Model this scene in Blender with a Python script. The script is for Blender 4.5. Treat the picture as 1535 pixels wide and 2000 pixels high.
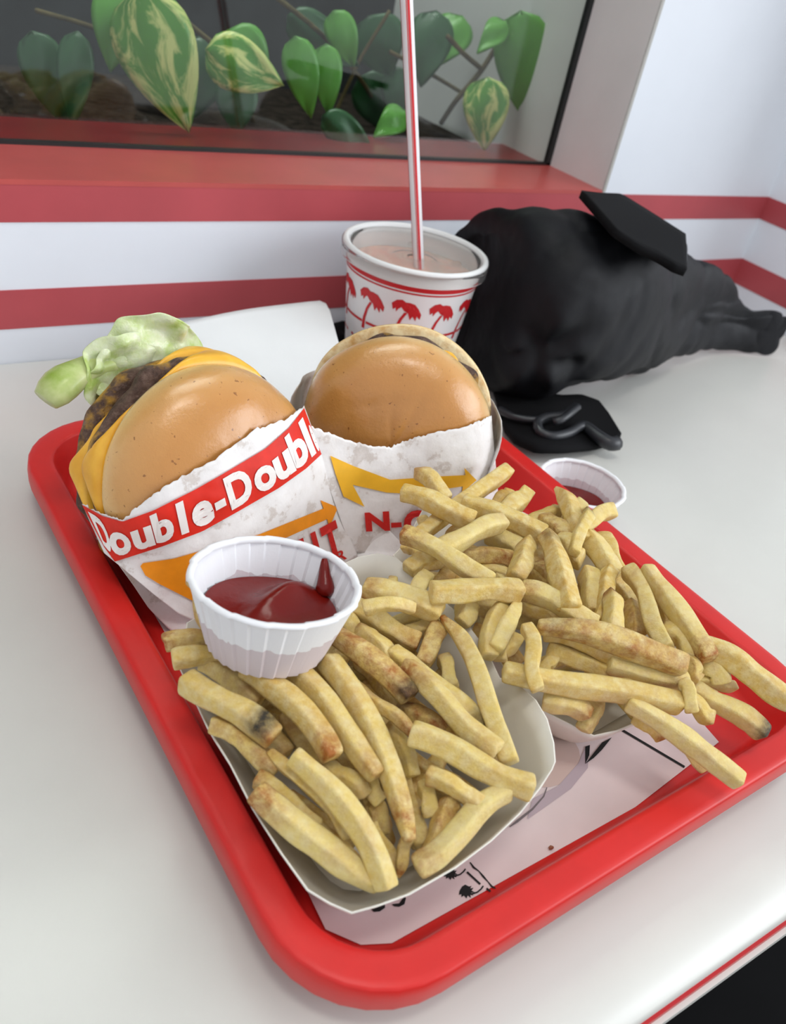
import bpy, bmesh, math, random
import numpy as np
from mathutils import Vector, Matrix
from mathutils.geometry import delaunay_2d_cdt

for o in list(bpy.data.objects):
    bpy.data.objects.remove(o)
SC = bpy.context.scene
COL = SC.collection
random.seed(7)
rng = np.random.default_rng(7)

# ------------------------------------------------------------------ camera
# world: X along the back wall, Y towards the wall, Z up, table top at z = 0
FPX = 1645.744
RC = np.array([[0.839665677906391, -0.5144612748215467, 0.17404351770459547],
               [-0.18128847793018033, -0.5675800980224418, -0.8031110260098498],
               [0.5119531591032126, 0.6427926796703773, -0.5698434292386079]])
CAM = np.array([0.0, 0.0, 0.274])
TA = 0.035122158          # the tray is turned 2 degrees against the wall
cam_d = bpy.data.cameras.new('camera')
cam = bpy.data.objects.new('camera', cam_d)
COL.objects.link(cam)
M3 = Matrix((RC[0], -RC[1], -RC[2])).transposed()
cam.matrix_world = Matrix.Translation(Vector(CAM)) @ M3.to_4x4()
cam_d.sensor_fit = 'HORIZONTAL'
cam_d.sensor_width = 36.0
cam_d.lens = 36.0 * FPX / 1535.0
cam_d.clip_start = 0.01
cam_d.dof.use_dof = True
cam_d.dof.focus_distance = 0.36
cam_d.dof.aperture_fstop = cam_d.lens / 1000.0 / 0.0022
SC.camera = cam

# ------------------------------------------------------------------ light
SC.view_settings.view_transform = 'Standard'
SC.view_settings.look = 'None'
SC.view_settings.gamma = 1.0
SC.view_settings.use_curve_mapping = False
SC.view_settings.exposure = 0.25
world = bpy.data.worlds.new('world')
SC.world = world
world.use_nodes = True
bg = world.node_tree.nodes['Background']
bg.inputs['Color'].default_value = (0.93, 0.95, 1.0, 1)
bg.inputs['Strength'].default_value = 0.70

def area(name, loc, target, sx, sy, power, col):
    d = bpy.data.lights.new(name, 'AREA')
    d.shape = 'RECTANGLE'; d.size = sx; d.size_y = sy
    d.energy = power; d.color = col
    o = bpy.data.objects.new(name, d)
    COL.objects.link(o)
    o.location = loc
    o.rotation_euler = (Vector(target) - Vector(loc)).to_track_quat('-Z', 'Y').to_euler()
    return o
# daylight from the restaurant's big side window, and the ceiling panels
area('window_daylight', (2.7, -1.6, 1.3), (0.35, 0.35, 0.05), 2.6, 1.7, 66, (0.90, 0.95, 1.0))
area('ceiling_light_panel', (-0.1, -0.2, 2.2), (0.2, 0.3, 0.0), 0.55, 0.3, 8, (1.0, 0.96, 0.90))
area('planter_fill_light', (0.30, 0.74, 1.05), (0.30, 0.72, 0.1), 0.7, 0.2, 5.0, (0.95, 1.0, 0.95))  # added fill lamp above the planter to brighten the leaves, no known skylight

# ------------------------------------------------------------------ helpers
def T(u, v, z=0.0):
    c, s = math.cos(TA), math.sin(TA)
    return np.array([c * u - s * v, s * u + c * v, z])
def ray(x, y):
    return RC.T @ np.array([(x - 767.5) / FPX, (y - 1000.0) / FPX, 1.0])
def PX(x, y, z):
    d = ray(x, y)
    return CAM + d * ((z - CAM[2]) / d[2])
def PY(x, y, Y):
    d = ray(x, y)
    return CAM + d * ((Y - CAM[1]) / d[1])
def depth(p):
    return float(RC[2] @ (np.asarray(p) - CAM))

def link(o, parent=None):
    COL.objects.link(o)
    if parent is not None:
        o.parent = parent
    return o
def empty(name, base, label=None, cat=None, group=None):
    o = bpy.data.objects.new(name, None)
    o.empty_display_size = 0.01
    o.location = tuple(map(float, base))
    COL.objects.link(o)
    tag(o, label, cat, group)
    return o
def tag(o, label=None, cat=None, group=None, kind=None):
    if label: o['label'] = label
    if cat: o['category'] = cat
    if group: o['group'] = group
    if kind: o['kind'] = kind
    return o
def world_base(o):
    b = np.zeros(3)
    while o is not None:
        b = b + np.array(o.location)
        o = o.parent
    return b
def mk(name, verts, faces, mat, parent=None, base=None, smooth=True, solid=0.0, attr=None, mats=None, fmat=None, off=-1):
    """verts are given in world space; base = origin of a top-level object"""
    verts = np.asarray(verts, float)
    if parent is not None:
        b = world_base(parent)
    else:
        b = np.asarray(base if base is not None else (verts[:, 0].mean(), verts[:, 1].mean(), verts[:, 2].min()), float)
    me = bpy.data.meshes.new(name)
    me.from_pydata((verts - b).tolist(), [], [list(map(int, f)) for f in faces])
    me.update()
    for m in (mats or [mat]):
        me.materials.append(m)
    if fmat is not None:
        me.polygons.foreach_set('material_index', list(fmat))
    if attr:
        for k, vals in attr.items():
            at = me.attributes.new(k, 'FLOAT', 'POINT')
            at.data.foreach_set('value', np.asarray(vals, np.float32))
    if smooth:
        me.polygons.foreach_set('use_smooth', [True] * len(me.polygons))
    o = bpy.data.objects.new(name, me)
    link(o, parent)
    if parent is None:
        o.location = tuple(map(float, b))
    if solid:
        md = o.modifiers.new('thick', 'SOLIDIFY'); md.thickness = solid; md.offset = off
    return o
def fixnormals(o):
    bm = bmesh.new(); bm.from_mesh(o.data)
    bmesh.ops.recalc_face_normals(bm, faces=bm.faces)
    bm.to_mesh(o.data); bm.free()
    return o
def bevel(o, w, seg=2):
    md = o.modifiers.new('bevel', 'BEVEL'); md.width = w; md.segments = seg
    md.limit_method = 'ANGLE'; md.angle_limit = 0.6
    return o
def grid_faces(nr, nc, wrap=False):
    F = []
    for i in range(nr - 1):
        for j in range(nc if wrap else nc - 1):
            k = (j + 1) % nc
            F.append((i * nc + j, i * nc + k, (i + 1) * nc + k, (i + 1) * nc + j))
    return F
def boxv(x0, x1, y0, y1, z0, z1):
    V = [(x0, y0, z0), (x1, y0, z0), (x1, y1, z0), (x0, y1, z0), (x0, y0, z1), (x1, y0, z1), (x1, y1, z1), (x0, y1, z1)]
    F = [(3, 2, 1, 0), (4, 5, 6, 7), (0, 1, 5, 4), (1, 2, 6, 5), (2, 3, 7, 6), (3, 0, 4, 7)]
    return V, F
def box(name, b, mat, parent=None, base=None, bev=0.0):
    V, F = boxv(*b)
    o = mk(name, V, F, mat, parent, base, smooth=False)
    if bev: bevel(o, bev)
    return o
def frames(path):
    """parallel transported frames along a polyline"""
    path = np.asarray(path, float)
    t = np.gradient(path, axis=0); t /= np.linalg.norm(t, axis=1)[:, None]
    a = np.array([0, 0, 1.0]) if abs(t[0][2]) < 0.9 else np.array([1.0, 0, 0])
    n = a - t[0] * (a @ t[0]); n /= np.linalg.norm(n)
    N = [n]
    for i in range(1, len(path)):
        n = N[-1] - t[i] * (N[-1] @ t[i]); n /= np.linalg.norm(n); N.append(n)
    N = np.array(N)
    return t, N, np.cross(t, N)
def smooth_path(pts, n):
    pts = np.asarray(pts, float)
    d = np.r_[0, np.cumsum(np.linalg.norm(np.diff(pts, axis=0), axis=1))]
    m = np.zeros_like(pts)
    m[1:-1] = (pts[2:] - pts[:-2]) / (d[2:] - d[:-2])[:, None]
    m[0] = (pts[1] - pts[0]) / (d[1] - d[0]); m[-1] = (pts[-1] - pts[-2]) / (d[-1] - d[-2])
    s = np.linspace(0, d[-1], n); out = []
    for q in s:
        i = min(max(np.searchsorted(d, q) - 1, 0), len(d) - 2)
        h = d[i + 1] - d[i]; x = (q - d[i]) / h
        out.append((2*x**3-3*x**2+1)*pts[i] + (x**3-2*x**2+x)*h*m[i] + (-2*x**3+3*x**2)*pts[i+1] + (x**3-x**2)*h*m[i+1])
    return np.array(out)
def tube(path, rad, nseg=10, caps=True, flat=1.0):
    path = np.asarray(path, float)
    t, N, B = frames(path)
    rad = np.broadcast_to(np.asarray(rad, float), (len(path),))
    V = []
    for i in range(len(path)):
        for k in range(nseg):
            a = 2 * math.pi * k / nseg
            V.append(path[i] + rad[i] * (math.cos(a) * N[i] * flat + math.sin(a) * B[i]))
    F = grid_faces(len(path), nseg, True)
    if caps:
        F.append(tuple(range(nseg))[::-1]); F.append(tuple((len(path) - 1) * nseg + k for k in range(nseg)))
    return np.array(V), F
def lathe(profile, c, axis=(0, 0, 1), nseg=64, rfun=None, cap0=False, cap1=False):
    """profile = [(r, h)] turned round the axis through c"""
    ax = np.asarray(axis, float); ax /= np.linalg.norm(ax)
    e1 = np.cross([0, 1, 0], ax); e1 /= np.linalg.norm(e1); e2 = np.cross(ax, e1)
    V = []
    for i, (r, h) in enumerate(profile):
        for k in range(nseg):
            a = 2 * math.pi * k / nseg
            rr = r * (rfun(a, i) if rfun else 1.0)
            V.append(np.asarray(c) + ax * h + rr * (math.cos(a) * e1 + math.sin(a) * e2))
    F = grid_faces(len(profile), nseg, True)
    if cap0: F.append(tuple(range(nseg))[::-1])
    if cap1: F.append(tuple((len(profile) - 1) * nseg + k for k in range(nseg)))
    return np.array(V), F
def vnoise(P, scale, seed=0):
    """cheap smooth value noise, roughly -1..1"""
    P = np.asarray(P, float) * scale + seed * 17.31
    out = np.zeros(len(P))
    i = np.floor(P).astype(int); f = P - i; f = f * f * (3 - 2 * f)
    def h(a):
        n = (a[:, 0] * 374761393 + a[:, 1] * 668265263 + a[:, 2] * 2147483647) & 0x7fffffff
        n = ((n ^ (n >> 13)) * 1274126177) & 0x7fffffff
        return ((n ^ (n >> 16)) & 0xffff) / 32767.5 - 1
    for dx in (0, 1):
        for dy in (0, 1):
            for dz in (0, 1):
                w = (f[:, 0] if dx else 1 - f[:, 0]) * (f[:, 1] if dy else 1 - f[:, 1]) * (f[:, 2] if dz else 1 - f[:, 2])
                out += w * h(i + np.array([dx, dy, dz]))
    return out

# ------------------------------------------------------------------ materials
def s2l(c):
    c = [x / 255.0 for x in c]
    return tuple(x / 12.92 if x <= 0.04045 else ((x + 0.055) / 1.055) ** 2.4 for x in c) + (1.0,)
class Mat:
    def __init__(self, name, col, rough=0.5, spec=0.5, **kw):
        self.m = bpy.data.materials.new(name); self.m.use_nodes = True
        self.nt = self.m.node_tree; self.n = self.nt.nodes
        self.b = self.n['Principled BSDF']
        self.b.inputs['Base Color'].default_value = s2l(col)
        self.b.inputs['Roughness'].default_value = rough
        self.b.inputs['Specular IOR Level'].default_value = spec
        for k, v in kw.items():
            self.b.inputs[k.replace('_', ' ')].default_value = v
    def new(self, t, **kw):
        n = self.n.new(t)
        for k, v in kw.items():
            if k in n.inputs: n.inputs[k].default_value = v
            else: setattr(n, k, v)
        return n
    def L(self, a, b): self.nt.links.new(a, b)
    def coord(self, kind='Object'):
        return self.new('ShaderNodeTexCoord').outputs[kind]
    def noise(self, scale, detail=4.0, rough=0.55, kind='Object', dist=0.0):
        n = self.new('ShaderNodeTexNoise')
        n.inputs['Scale'].default_value = scale; n.inputs['Detail'].default_value = detail
        n.inputs['Roughness'].default_value = rough; n.inputs['Distortion'].default_value = dist
        self.L(self.coord(kind), n.inputs['Vector'])
        return n.outputs['Fac']
    def ramp(self, fac, stops, interp='LINEAR'):
        r = self.new('ShaderNodeValToRGB')
        r.color_ramp.interpolation = interp
        e = r.color_ramp.elements
        while len(e) < len(stops): e.new(0.5)
        for el, (p, c) in zip(e, stops):
            el.position = p; el.color = s2l(c) if len(c) == 3 else c
        self.L(fac, r.inputs['Fac'])
        return r.outputs['Color']
    def mix(self, fac, a, b, mode='MIX'):
        m = self.new('ShaderNodeMix', data_type='RGBA', blend_type=mode)
        for sock, v in ((m.inputs[0], fac), (m.inputs[6], a), (m.inputs[7], b)):
            if hasattr(v, 'links'): self.L(v, sock)
            elif isinstance(v, (int, float)): sock.default_value = v
            else: sock.default_value = s2l(v)
        return m.outputs[2]
    def math(self, op, a, b=0.0, clamp=False):
        m = self.new('ShaderNodeMath', operation=op, use_clamp=clamp)
        for sock, v in ((m.inputs[0], a), (m.inputs[1], b)):
            if hasattr(v, 'links'): self.L(v, sock)
            else: sock.default_value = v
        return m.outputs[0]
    def attr(self, name, t='GEOMETRY'):
        return self.new('ShaderNodeAttribute', attribute_name=name, attribute_type=t).outputs['Fac']
    def color(self, c): self.L(c, self.b.inputs['Base Color'])
    def bump(self, h, strength, dist):
        b = self.new('ShaderNodeBump'); b.inputs['Strength'].default_value = strength; b.inputs['Distance'].default_value = dist
        self.L(h, b.inputs['Height']); self.L(b.outputs['Normal'], self.b.inputs['Normal'])
        return self
W = {}
def simple(name, col, rough=0.5, spec=0.5, var=0.0, scale=60, bump=0.0, bscale=400, bdist=0.0004, **kw):
    m = Mat(name, col, rough, spec, **kw)
    if var:
        f = m.noise(scale, 5)
        m.color(m.ramp(f, [(0.3, [max(0, c * (1 - var)) for c in col]), (0.7, [min(255, c * (1 + var)) for c in col])]))
    if bump:
        m.bump(m.noise(bscale, 3), bump, bdist)
    W[name] = m.m
    return m
simple('table_white', (210, 210, 204), 0.29, 0.5, var=0.012, scale=14, bump=0.06, bscale=900, bdist=0.0002)
simple('edge_red', (178, 18, 26), 0.35)
simple('wall_white', (230, 235, 242), 0.45, 0.4, var=0.012, scale=9, bump=0.05, bscale=700, bdist=0.0002)
simple('band_red', (180, 78, 84), 0.42, 0.4, var=0.05, scale=12, bump=0.05, bscale=700, bdist=0.0002)
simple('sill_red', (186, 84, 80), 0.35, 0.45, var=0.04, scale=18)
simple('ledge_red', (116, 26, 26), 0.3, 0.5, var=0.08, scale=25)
simple('jamb_grey', (226, 224, 222), 0.4, 0.5, var=0.02, scale=14)
simple('trim_grey', (176, 174, 168), 0.35, 0.5)
simple('gasket_black', (26, 30, 30), 0.5)
simple('planter_dark', (46, 48, 50), 0.85, 0.2, var=0.5, scale=9)
simple('soil', (40, 34, 30), 0.95, 0.1, var=0.5, scale=90, bump=0.8, bscale=160, bdist=0.004)
simple('floor_dark', (8, 8, 9), 0.8, 0.1, var=0.2, scale=12)
simple('tray_red', (206, 33, 29), 0.42, 0.45, var=0.035, scale=30, bump=0.12, bscale=1500, bdist=0.00015)
simple('paper_liner', (226, 212, 212), 0.7, 0.25, var=0.02, scale=30)
simple('print_black', (34, 36, 36), 0.7, 0.2)
simple('print_grey', (120, 112, 114), 0.7, 0.2)
simple('print_tan', (206, 184, 176), 0.7, 0.2)
simple('print_lilac', (186, 172, 180), 0.7, 0.2)
simple('print_red', (216, 42, 26), 0.5, 0.3, var=0.05, scale=120)
simple('print_text_red', (206, 40, 34), 0.55, 0.3)
simple('print_orange', (238, 146, 22), 0.55, 0.3, var=0.05, scale=90)
simple('print_yellow', (238, 180, 44), 0.55, 0.3, var=0.04, scale=90)
simple('print_white', (238, 232, 228), 0.5, 0.3)
simple('cup_red', (196, 30, 36), 0.45, 0.4)
simple('cup_white', (232, 233, 232), 0.4, 0.4)
simple('straw_white', (240, 238, 240), 0.3, 0.5)
simple('straw_red', (222, 60, 66), 0.3, 0.5)
simple('board_white', (226, 222, 212), 0.6, 0.3, var=0.02, scale=30)
simple('napkin_white', (228, 231, 231), 0.85, 0.15, var=0.01, scale=20, bump=0.25, bscale=900, bdist=0.0003)
simple('crumb_brown', (150, 96, 70), 0.8)
simple('stem_brown', (96, 84, 52), 0.7, 0.3, var=0.2, scale=60)
simple('metal_grey', (190, 192, 190), 0.3, 0.5)
simple('seat_grey', (60, 60, 62), 0.6)
simple('clip_dark', (38, 40, 44), 0.4, 0.5)
simple('strap_black', (12, 12, 14), 0.85, 0.15, bump=0.5, bscale=1600, bdist=0.0004)
# burger paper: white, thin, with greasy translucent stains
m = Mat('burger_paper', (236, 233, 231), 0.5, 0.35)
f = m.noise(70, 6, 0.65)
m.color(m.ramp(f, [(0.40, (238, 236, 235)), (0.55, (232, 229, 227)), (0.60, (208, 200, 194)), (0.72, (222, 216, 212))]))
m.bump(m.noise(160, 4), 0.35, 0.0012)
W['burger_paper'] = m.m
# pleated cup paper, greasy towards the foot where the sauce soaks through
m = Mat('souffle_paper', (236, 237, 240), 0.55, 0.35)
fz = m.attr('soak')
nz = m.noise(120, 3)
st = m.math('GREATER_THAN', m.math('ADD', fz, m.math('MULTIPLY', nz, 0.25)), 0.62)
m.color(m.mix(m.math('MULTIPLY', st, 0.85), (237, 238, 241), (206, 192, 196)))
m.bump(m.noise(900, 3), 0.15, 0.0003)
W['souffle_paper'] = m.m
m = Mat('ketchup_red', (112, 18, 11), 0.26, 0.28, Subsurface_Weight=0.12, Subsurface_Radius=(0.004, 0.001, 0.0005))
m.bump(m.noise(260, 3), 0.25, 0.0008)
W['ketchup_red'] = m.m
# fries
m = Mat('fry_potato', (226, 196, 118), 0.42, 0.4, Subsurface_Weight=0.15, Subsurface_Radius=(0.006, 0.004, 0.0015))
oi = m.new('ShaderNodeObjectInfo')
base = m.ramp(oi.outputs['Random'], [(0.0, (228, 192, 100)), (0.35, (237, 210, 122)), (0.7, (242, 221, 142)), (1.0, (232, 199, 108))])
n1 = m.noise(240, 6, 0.6)
c1 = m.mix(m.ramp(n1, [(0.38, (0, 0, 0)), (0.66, (255, 255, 255))]), base, (246, 229, 168))
n2 = m.noise(95, 5, 0.7)
c2 = m.mix(m.ramp(n2, [(0.52, (0, 0, 0)), (0.74, (150, 150, 150))]), c1, (204, 146, 58))
br = m.attr('brown')
bpatch = m.new('ShaderNodeMapRange', clamp=True); bpatch.inputs['From Min'].default_value = 0.40; bpatch.inputs['From Max'].default_value = 0.64; bpatch.inputs['To Min'].default_value = 0.25; bpatch.inputs['To Max'].default_value = 1.25
m.L(m.noise(150, 6, 0.7), bpatch.inputs['Value'])
bf = m.math('MULTIPLY', br, bpatch.outputs['Result'], True)
c3 = m.mix(bf, c2, (170, 102, 40))
dk = m.attr('dark')
df = m.math('MULTIPLY', dk, m.math('ADD', m.math('MULTIPLY', m.noise(300, 4, 0.7), 1.6), 0.35), True)
c4 = m.mix(df, c3, (52, 46, 34))
m.color(c4)
m.bump(m.noise(520, 6, 0.75), 0.7, 0.0013)
W['fry_potato'] = m.m
# bun: shiny brown dome, pale near the cut
m = Mat('bun_crust', (206, 150, 84), 0.3, 0.5, Subsurface_Weight=0.1, Subsurface_Radius=(0.006, 0.003, 0.001))
d = m.attr('dome')
n = m.noise(38, 5, 0.6)
dd = m.math('ADD', d, m.math('MULTIPLY', m.math('SUBTRACT', n, 0.5), 0.35))
cc = m.ramp(dd, [(0.0, (236, 212, 160)), (0.14, (224, 184, 122)), (0.40, (208, 156, 92)), (0.8, (194, 136, 72))])
sp = m.ramp(m.noise(420, 2), [(0.27, (120, 72, 34)), (0.31, (255, 255, 255))])
m.color(m.mix(0.6, cc, sp, 'MULTIPLY'))
rr = m.ramp(m.noise(90, 3), [(0.35, (70, 70, 70)), (0.65, (120, 120, 120))])
m.L(rr, m.b.inputs['Roughness'])
m.bump(m.noise(240, 6, 0.7), 0.3, 0.0011)
m.b.inputs['Coat Weight'].default_value = 0.32; m.b.inputs['Coat Roughness'].default_value = 0.2
W['bun_crust'] = m.m
m = Mat('bun_crumb', (240, 220, 176), 0.7, 0.2)
f = m.noise(160, 5)
m.color(m.ramp(f, [(0.3, (206, 158, 94)), (0.6, (241, 222, 178))]))
m.bump(f, 0.4, 0.002)
W['bun_crumb'] = m.m
m = Mat('bun_toast', (160, 100, 48), 0.7, 0.2)
f = m.noise(110, 5)
m.color(m.ramp(f, [(0.3, (120, 70, 34)), (0.6, (178, 118, 62))]))
W['bun_toast'] = m.m
m = Mat('beef', (104, 78, 62), 0.45, 0.45)
f = m.noise(180, 6, 0.7)
bf_ = m.ramp(f, [(0.3, (50, 32, 26)), (0.5, (98, 72, 60)), (0.7, (140, 114, 100))])
m.color(m.mix(m.ramp(m.noise(55, 4, 0.6), [(0.54, (0, 0, 0)), (0.64, (255, 255, 255))]), bf_, (206, 156, 56)))
m.bump(m.noise(260, 6, 0.7), 0.9, 0.004)
W['beef'] = m.m
m = Mat('cheese', (238, 178, 48), 0.3, 0.5, Subsurface_Weight=0.2, Subsurface_Radius=(0.006, 0.003, 0.0005))
f = m.noise(70, 4)
m.color(m.ramp(f, [(0.3, (222, 158, 34)), (0.65, (243, 188, 64))]))
m.bump(m.noise(180, 3), 0.15, 0.001)
W['cheese'] = m.m
m = Mat('lettuce', (196, 220, 130), 0.3, 0.5, Subsurface_Weight=0.25, Subsurface_Radius=(0.003, 0.005, 0.001))
f = m.noise(60, 5, 0.6)
m.color(m.ramp(f, [(0.26, (132, 170, 60)), (0.40, (178, 200, 110)), (0.52, (210, 220, 174)), (0.66, (226, 230, 204))]))
m.bump(m.noise(150, 4), 0.5, 0.002)
W['lettuce'] = m.m
m = Mat('lettuce_rib', (206, 218, 140), 0.35, 0.5, Subsurface_Weight=0.2, Subsurface_Radius=(0.003, 0.005, 0.001))
f = m.noise(70, 4)
m.color(m.ramp(f, [(0.3, (146, 172, 66)), (0.62, (200, 208, 146))]))
W['lettuce_rib'] = m.m
# leaves of the vine
def leafmat(name, base, streak, amt):
    m = Mat(name, base, 0.35, 0.5)
    g = m.new('ShaderNodeMapping'); m.L(m.coord('UV'), g.inputs['Vector'])
    g.inputs['Scale'].default_value = (1.7, 0.9, 1); g.inputs['Rotation'].default_value = (0, 0, 0.25)
    nz = m.new('ShaderNodeTexNoise'); nz.inputs['Scale'].default_value = 2.4; nz.inputs['Detail'].default_value = 7; nz.inputs['Roughness'].default_value = 0.62; nz.inputs['Distortion'].default_value = 0.8
    m.L(g.outputs['Vector'], nz.inputs['Vector'])
    c = m.ramp(nz.outputs['Fac'], [(0.58 - amt, base), (0.68 - amt, streak)])
    v = m.noise(40, 3)
    m.color(m.mix(m.ramp(v, [(0.3, (0, 0, 0)), (0.7, (120, 120, 120))]), c, [min(255, x * 1.25) for x in base]))
    W[name] = m.m
leafmat('leaf_variegated', (84, 146, 46), (222, 222, 140), 0.12)
leafmat('leaf_green', (88, 150, 56), (120, 168, 84), 0.0)
leafmat('leaf_dark', (40, 84, 46), (60, 110, 56), 0.0)
# black nylon
m = Mat('nylon_black', (20, 21, 26), 0.6, 0.28)
f = m.noise(16, 4)
m.color(m.ramp(f, [(0.3, (8, 9, 13)), (0.7, (16, 17, 23))]))
m.bump(m.noise(1800, 2), 0.3, 0.0004)
W['nylon_black'] = m.m
# window glass and clear lid plastic
m = Mat('window_glass', (236, 244, 240), 0.02, 0.5, Transmission_Weight=1.0, IOR=1.45)
W['window_glass'] = m.m
m = Mat('lid_plastic', (246, 244, 242), 0.06, 0.5, Transmission_Weight=0.95, IOR=1.08)
W['lid_plastic'] = m.m
m = Mat('drink_pink', (216, 178, 164), 0.2, 0.5)
m.color(m.ramp(m.noise(40, 3), [(0.38, (206, 190, 178)), (0.6, (240, 190, 172))]))
W['drink_pink'] = m.m

# ------------------------------------------------------------------ the setting
YW = 0.5279          # face of the back wall
XC = 0.8045          # corner with the side wall
XJ = 0.5695          # right jamb of the window
ZS = 0.1152          # height of the sill
YG = 0.600           # glass
XL = -0.75           # left end of what is built
def struct(name, b, mat, bev=0.0):
    o = box(name, b, W[mat], bev=bev)
    tag(o, kind='structure')
    return o
wb = struct('wall_back', (XL, XC + 0.1, YW, YW + 0.06, -0.75, ZS - 0.004), 'wall_white')
def band(x0, x1, z0, z1, mat='band_red'):
    return box('stripe', (x0, x1, YW - 0.0006, YW + 0.002, z0, z1), W[mat], wb)
band(XL, XC, 0.0236, 0.0490)
band(XL, XC, 0.0905, ZS - 0.003)
wb2 = struct('wall_back_upper', (XJ + 0.0035, XC + 0.1, YW, YW + 0.06, ZS - 0.0038, 1.6), 'wall_white')
wr = struct('wall_right', (XC, XC + 0.06, 0.38, YW + 0.0, -0.75, 1.6), 'wall_white')
for z0, z1 in ((0.0236, 0.0490), (0.0905, ZS - 0.003)):
    box('stripe', (XC - 0.0006, XC + 0.002, 0.38, YW - 0.0006, z0, z1), W['band_red'], wr)
trim = struct('trim_1', (XJ + 0.0004, XJ + 0.0035, YW - 0.001, YW + 0.03, ZS - 0.0025, 1.2), 'trim_grey')
fl = struct('floor', (-2.0, 3.5, -3.5, YW, -0.76, -0.75), 'floor_dark')

# window with its red sill, grey reveal, pane, and the planter ledge behind
win = empty('window_1', (0.0, YW, ZS))
tag(win, kind='structure')
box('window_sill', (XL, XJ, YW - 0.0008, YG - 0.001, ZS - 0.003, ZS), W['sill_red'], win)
box('reveal_panel', (XJ, XJ + 0.0003, YW, YG, ZS, 1.2), W['jamb_grey'], win)
box('gasket', (XL, XJ, YG - 0.002, YG + 0.004, ZS, ZS + 0.0022), W['gasket_black'], win)
box('gasket', (XJ - 0.005, XJ, YG - 0.002, YG + 0.004, ZS, 1.2), W['gasket_black'], win)
box('pane', (XL, XJ - 0.002, YG, YG + 0.003, ZS + 0.001, 1.2), W['window_glass'], win)
pl = empty('planter_recess', (0.0, 0.7, ZS)); tag(pl, kind='structure')
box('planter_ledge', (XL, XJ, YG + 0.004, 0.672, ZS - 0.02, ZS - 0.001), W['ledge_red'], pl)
box('soil_bed', (XL, XJ, 0.672, 0.90, ZS - 0.05, ZS - 0.012), W['soil'], pl)
box('back_panel', (XL, XJ, 0.90, 0.91, ZS - 0.05, 1.2), W['planter_dark'], pl)
box('side_panel', (XJ, XJ + 0.01, YG, 0.91, ZS - 0.05, 1.2), W['jamb_grey'], pl)

# table: white slab with rounded nose, red and white edge bands
tb = empty('table', (0.2, 0.28, -0.05), 'white laminate table with a red line along its rounded front edge', 'table')
prof = [(YW - 0.001, -0.03), (YW - 0.001, 0.0)]
prof += [(0.064, 0.0), (0.060, -0.0002)]
for k in range(1, 9):
    a = k / 8 * math.radians(70)
    prof.append((0.060 - 0.020 * math.sin(a), -0.0002 - 0.020 * (1 - math.cos(a)) * 0.55))
yE, zE = prof[-1]
prof += [(yE, -0.03)]
V = []; n = len(prof)
for x in (XL, XC - 0.001):
    V += [(x, y, z) for y, z in prof]
F = [(i, (i + 1) % n, n + (i + 1) % n, n + i) for i in range(n)] + [tuple(range(n))[::-1], tuple(range(n, 2 * n))]
o = fixnormals(mk('table_top', V, F, W['table_white'], tb, smooth=False))
o.data.polygons.foreach_set('use_smooth', [True] * n + [False, False])
md = o.modifiers.new('ws', 'WEIGHTED_NORMAL'); md.keep_sharp = True
box('edge_line', (XL, XC - 0.001, yE - 0.0012, yE + 0.001, zE - 0.0045, zE - 0.0012), W['edge_red'], tb)
box('edge_strip', (XL, XC - 0.001, yE - 0.003, yE + 0.001, zE - 0.0085, zE - 0.0045), W['table_white'], tb)
box('pedestal', (0.22, 0.30, 0.24, 0.32, -0.75, -0.03), W['gasket_black'], tb, bev=0.004)

# ------------------------------------------------------------------ tray
U0, U1, V0, V1 = 0.0779, 0.3450, 0.0697, 0.4040
def rrect(u0, u1, v0, v1, r, n=8):
    pts = []
    for cx, cy, a0 in ((u1 - r, v1 - r, 0), (u0 + r, v1 - r, 90), (u0 + r, v0 + r, 180), (u1 - r, v0 + r, 270)):
        for k in range(n + 1):
            a = math.radians(a0 + 90 * k / n)
            pts.append((cx + r * math.cos(a), cy + r * math.sin(a)))
    return pts
ZRIM = 0.026
rings = [(0.0015, 0.0135), (0.0, 0.0145), (-0.0002, 0.0215), (0.0002, 0.0248), (0.0012, 0.0258), (0.0035, ZRIM), (0.0065, ZRIM), (0.0098, ZRIM), (0.0116, 0.0257), (0.0124, 0.0247),
         (0.0150, 0.0180), (0.0175, 0.0100), (0.0195, 0.0070), (0.0225, 0.0060)]
under = [(0.0225, 0.0), (0.0185, 0.0012), (0.0160, 0.0070), (0.0130, 0.0175), (0.0105, 0.0228), (0.0060, 0.0234), (0.0030, 0.0215), (0.0018, 0.0140)]
V = []
for ins, z in rings + under:
    r = max(0.041 - ins, 0.012)
    for u, v in rrect(U0 + ins, U1 - ins, V0 + ins, V1 - ins, r):
        V.append(T(u, v, z))
nc = 36
nr = len(rings)
F = grid_faces(nr, nc, True) + [tuple((nr - 1) * nc + k for k in range(nc))]
k0 = nr * nc
F += [tuple(x + k0 for x in f) for f in grid_faces(len(under), nc, True)] + [tuple(k0 + k for k in range(nc))[::-1]]
last = k0 + (len(under) - 1) * nc
F += [(last + j, last + (j + 1) % nc, (j + 1) % nc, j) for j in range(nc)]
tray = fixnormals(mk('serving_tray', V, F, W['tray_red'], base=T(0.21, 0.24, 0)))
tag(tray, 'red plastic serving tray with rounded corners holding the burgers and fries', 'tray')
md = tray.modifiers.new('ws', 'WEIGHTED_NORMAL')
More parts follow.
